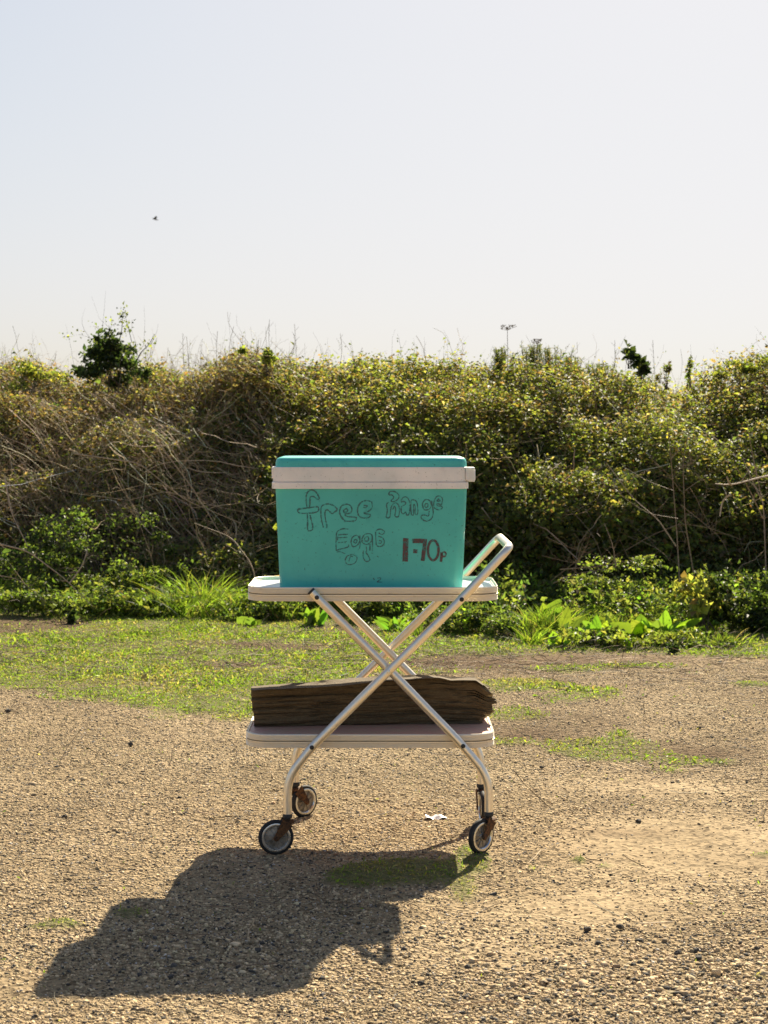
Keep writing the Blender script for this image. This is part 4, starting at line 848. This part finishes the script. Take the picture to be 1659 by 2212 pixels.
LET = [[(150, 225), (140, 130), (150, 75), (185, 45), (225, 55), (250, 85), (268, 125), (250, 135), (215, 110), (182, 115), (178, 150), (175, 215)], [(60, 232), (150, 222), (240, 210), (262, 220), (255, 255), (200, 270), (100, 275), (62, 262), (60, 232)], [(152, 275), (155, 350), (155, 430), (170, 447), (200, 435), (205, 400), (190, 340), (178, 290)],
       [(310, 415), (290, 330), (285, 260), (292, 208), (330, 185), (375, 185), (420, 205), (445, 240), (420, 260), (395, 278), (370, 255), (340, 240), (325, 270), (330, 330), (345, 400), (340, 420)],
       [(580, 200), (540, 185), (490, 200), (470, 250), (480, 300), (520, 345), (570, 352), (625, 345), (630, 315), (590, 310), (545, 305), (520, 285), (575, 270), (590, 235), (578, 203)], [(505, 250), (535, 228), (548, 250), (520, 268), (505, 250)],
       [(790, 165), (740, 150), (690, 160), (655, 200), (645, 250), (660, 300), (700, 320), (755, 315), (770, 290), (740, 280), (708, 272), (760, 250), (790, 210), (785, 168)], [(705, 195), (740, 203), (722, 220), (703, 214)]]
RNG = [[(925, 315), (937, 250), (930, 190), (950, 165)], [(950, 95), (965, 60), (1020, 65), (1050, 100), (1042, 135), (1000, 160), (975, 150), (1000, 120), (985, 95), (955, 95)], [(925, 315), (962, 310), (975, 215), (1010, 172), (1045, 190), (1056, 240), (1047, 305), (1012, 300), (1020, 240), (1008, 205), (990, 240)],
       [(1070, 165), (1088, 122), (1130, 118), (1155, 160), (1162, 220), (1150, 280), (1128, 292), (1118, 262), (1095, 280), (1075, 260), (1078, 210), (1110, 190), (1118, 168), (1095, 158), (1072, 166)], [(1172, 285), (1170, 200), (1172, 150), (1195, 142), (1225, 160), (1236, 220), (1235, 280), (1212, 282), (1210, 205), (1195, 190), (1196, 285), (1172, 287)],
       [(1280, 182), (1308, 142), (1350, 148), (1370, 190), (1350, 232), (1300, 238), (1280, 182)], [(1308, 182), (1335, 180), (1332, 212), (1308, 212), (1308, 182)], [(1372, 150), (1388, 260), (1375, 322), (1330, 350), (1282, 335), (1270, 300), (1308, 290), (1340, 302), (1348, 250)],
       [(1470, 190), (1480, 140), (1458, 106), (1420, 112), (1395, 165), (1400, 220), (1440, 240), (1475, 225), (1470, 205), (1430, 200), (1425, 180), (1470, 190)], [(1425, 155), (1440, 135), (1455, 150), (1425, 158)]]
EGG = [[(435, 640), (434, 560), (440, 470), (465, 440), (510, 425), (555, 430)], [(455, 487), (500, 482), (550, 480)], [(455, 515), (500, 512), (545, 510)], [(455, 562), (500, 558), (540, 550)], [(448, 540), (452, 500)], [(435, 640), (480, 625), (550, 605), (558, 580)],
       [(580, 560), (595, 510), (640, 490), (666, 530), (650, 580), (602, 602), (580, 560)], [(606, 555), (622, 530), (640, 540), (628, 568), (606, 555)], [(668, 490), (672, 560), (665, 620)], [(690, 520), (720, 480), (780, 480), (785, 540), (740, 580), (692, 560), (690, 520)], [(712, 540), (722, 510), (752, 508), (748, 545), (715, 545)], [(788, 480), (792, 560), (790, 650)], [(768, 575), (766, 640)],
       [(830, 590), (824, 520), (826, 450), (870, 430), (912, 455), (885, 482), (852, 466)], [(850, 500), (890, 515), (908, 550), (895, 588), (860, 602), (835, 592)], [(855, 540), (880, 548), (872, 570), (850, 565)],
       [(438, 655), (475, 652), (525, 672)], [(545, 690), (525, 732), (538, 768), (572, 778), (620, 760), (640, 710), (600, 680), (548, 690)], [(560, 745), (575, 700), (600, 700)], [(730, 600), (735, 640)], [(702, 640), (700, 700), (725, 745), (765, 735), (750, 690), (728, 660), (735, 640)],
       [(800, 908), (810, 930)], [(838, 912), (872, 908), (862, 930), (836, 946), (888, 950)]]
random.seed(3)
mb = MB()
for s_ in LET: stroke(mb, s_, 14, rag=.45)
mb.build('free_lettering', M_pen, cool)
mb = MB()
for s_ in RNG: stroke(mb, s_, 12, rag=.45)
mb.build('range_lettering', M_pen, cool)
mb = MB()
for s_ in EGG: stroke(mb, s_, 11, rag=.45)
mb.build('eggs_lettering', M_pen, cool)
mb = MB()
stroke(mb, [(1119, 518), (1116, 630), (1113, 748)], 54, rag=.06); stroke(mb, [(1192, 645), (1234, 648)], 40, rag=.1); stroke(mb, [(1184, 545), (1250, 545), (1326, 549)], 44, rag=.06); stroke(mb, [(1306, 570), (1294, 660), (1284, 742)], 38, rag=.08)
stroke(mb, [(1388+52*math.sin(a/12*6.283), 637-98*math.cos(a/12*6.283)) for a in range(13)], 25, off=.0009)
stroke(mb, [(1470, 655), (1470, 700), (1463, 752)], 26); stroke(mb, [(1494+20*math.sin(a/8*6.283), 676-24*math.cos(a/8*6.283)) for a in range(9)], 17, off=.0009)
mb.build('price_lettering', M_marker, cool)

# ------------------------------------------------------------------ the timber block on the lower tray
def z2(x, y): return ((780+x*.5666)/1.50693, (1880+y*.5666)/1.50693)
TOP = [(90, 628), (200, 620), (350, 612), (500, 603), (600, 596), (700, 588), (800, 582), (900, 577), (1000, 575), (1120, 572), (1170, 574), (1210, 582), (1300, 581), (1352, 580), (1385, 604), (1425, 636)]
zlow = lo[5]; Ylog = 4.462; slope = .05/.55
def logpt(x, y, lean=0.0):
    px, py = z2(x, y); X0 = P(px, py, Ylog).x; Yl = Ylog+(X0+.29)*slope-lean; return P(px, py, Yl)
tp = [logpt(*q, .045) for q in TOP]; tx_ = np.array([p.x for p in tp]); tz_ = np.array([p.z for p in tp])
xl, xr = logpt(75, 700).x, logpt(1418, 700).x; nu, nl = 200, 150; thick = .125; L = []
def rl(x, s, sd=0): return float(noise(np.array([[x, s, sd*7.3]]), 1.0, 77+sd))
for i in range(nu+1):
    u = i/nu; lp = []
    for j in range(nl):
        a = j/nl   # 0..1 round the section: front face up, top, back, bottom
        if a < .34: w_ = a/.34; yy, zf = 0, w_
        elif a < .52: w_ = (a-.34)/.18; yy, zf = w_, 1
        elif a < .82: w_ = (a-.52)/.30; yy, zf = 1, 1-w_
        else: w_ = (a-.82)/.18; yy, zf = 1-w_, 0
        endl = .012*(rl(zf*9, yy*3, 1)-.5)+.004*(1-zf); endr = .046*(rl(zf*11, yy*4, 2)-.5)+.022*(rl(zf*34, yy*9, 7)-.5)-.012*(zf < .25)+.010*(.55 < zf < .7)
        x = (xl+endl)*(1-u)+(xr+endr)*u; zt = float(np.interp(x, tx_, tz_)); yb = Ylog+(x+.29)*slope
        rr_ = j/nl*74; gr = (rl(x*4, rr_*.8, 3)-.5)*.010+(rl(x*13, rr_*1.9, 4)-.5)*.006
        gr += (rl(x*45, rr_*3.5, 8)-.5)*.004; ck = abs(rl(x*3.1, rr_*.55, 5)-.5); gr += .007*max(0, 1-ck*16)+.005*max(0, 1-abs(rl(x*2.3+3, rr_*1.1, 6)-.5)*18)
        ca, cb = (yy-.5)*2, (zf-.5)*2; yy2 = yy*thick-(.006 if zf in (0, 1) else 0)*0; top_dip = 0
        z = zlow+.002+zf*(zt-zlow-.002); y_ = yb+yy2
        if yy == 0: y_ += -.055*zf+max(0, zf-.93)*.12
        if zf == 1: y_ += -.055*(1-yy)
        if zf == 1: z += gr*.9*(1-.6*yy)-.030*yy
        elif yy == 1: z -= .030*zf
        if yy == 0: y_ += gr
        if yy == 1: y_ -= gr
        e = min(u, 1-u); 
        if e < .02: y_ += (.02-e)*.15*(1 if yy == 0 else -1)
        lp.append((x, y_, max(z, zlow+.002)))
    L.append(lp)
wb = MB().loops(L, True, True, True).build('timber_block', M_wood, None, True, angle=30)
tag(wb, 'rotten dark block of timber with jagged right end lying on the lower tray', 'timber')
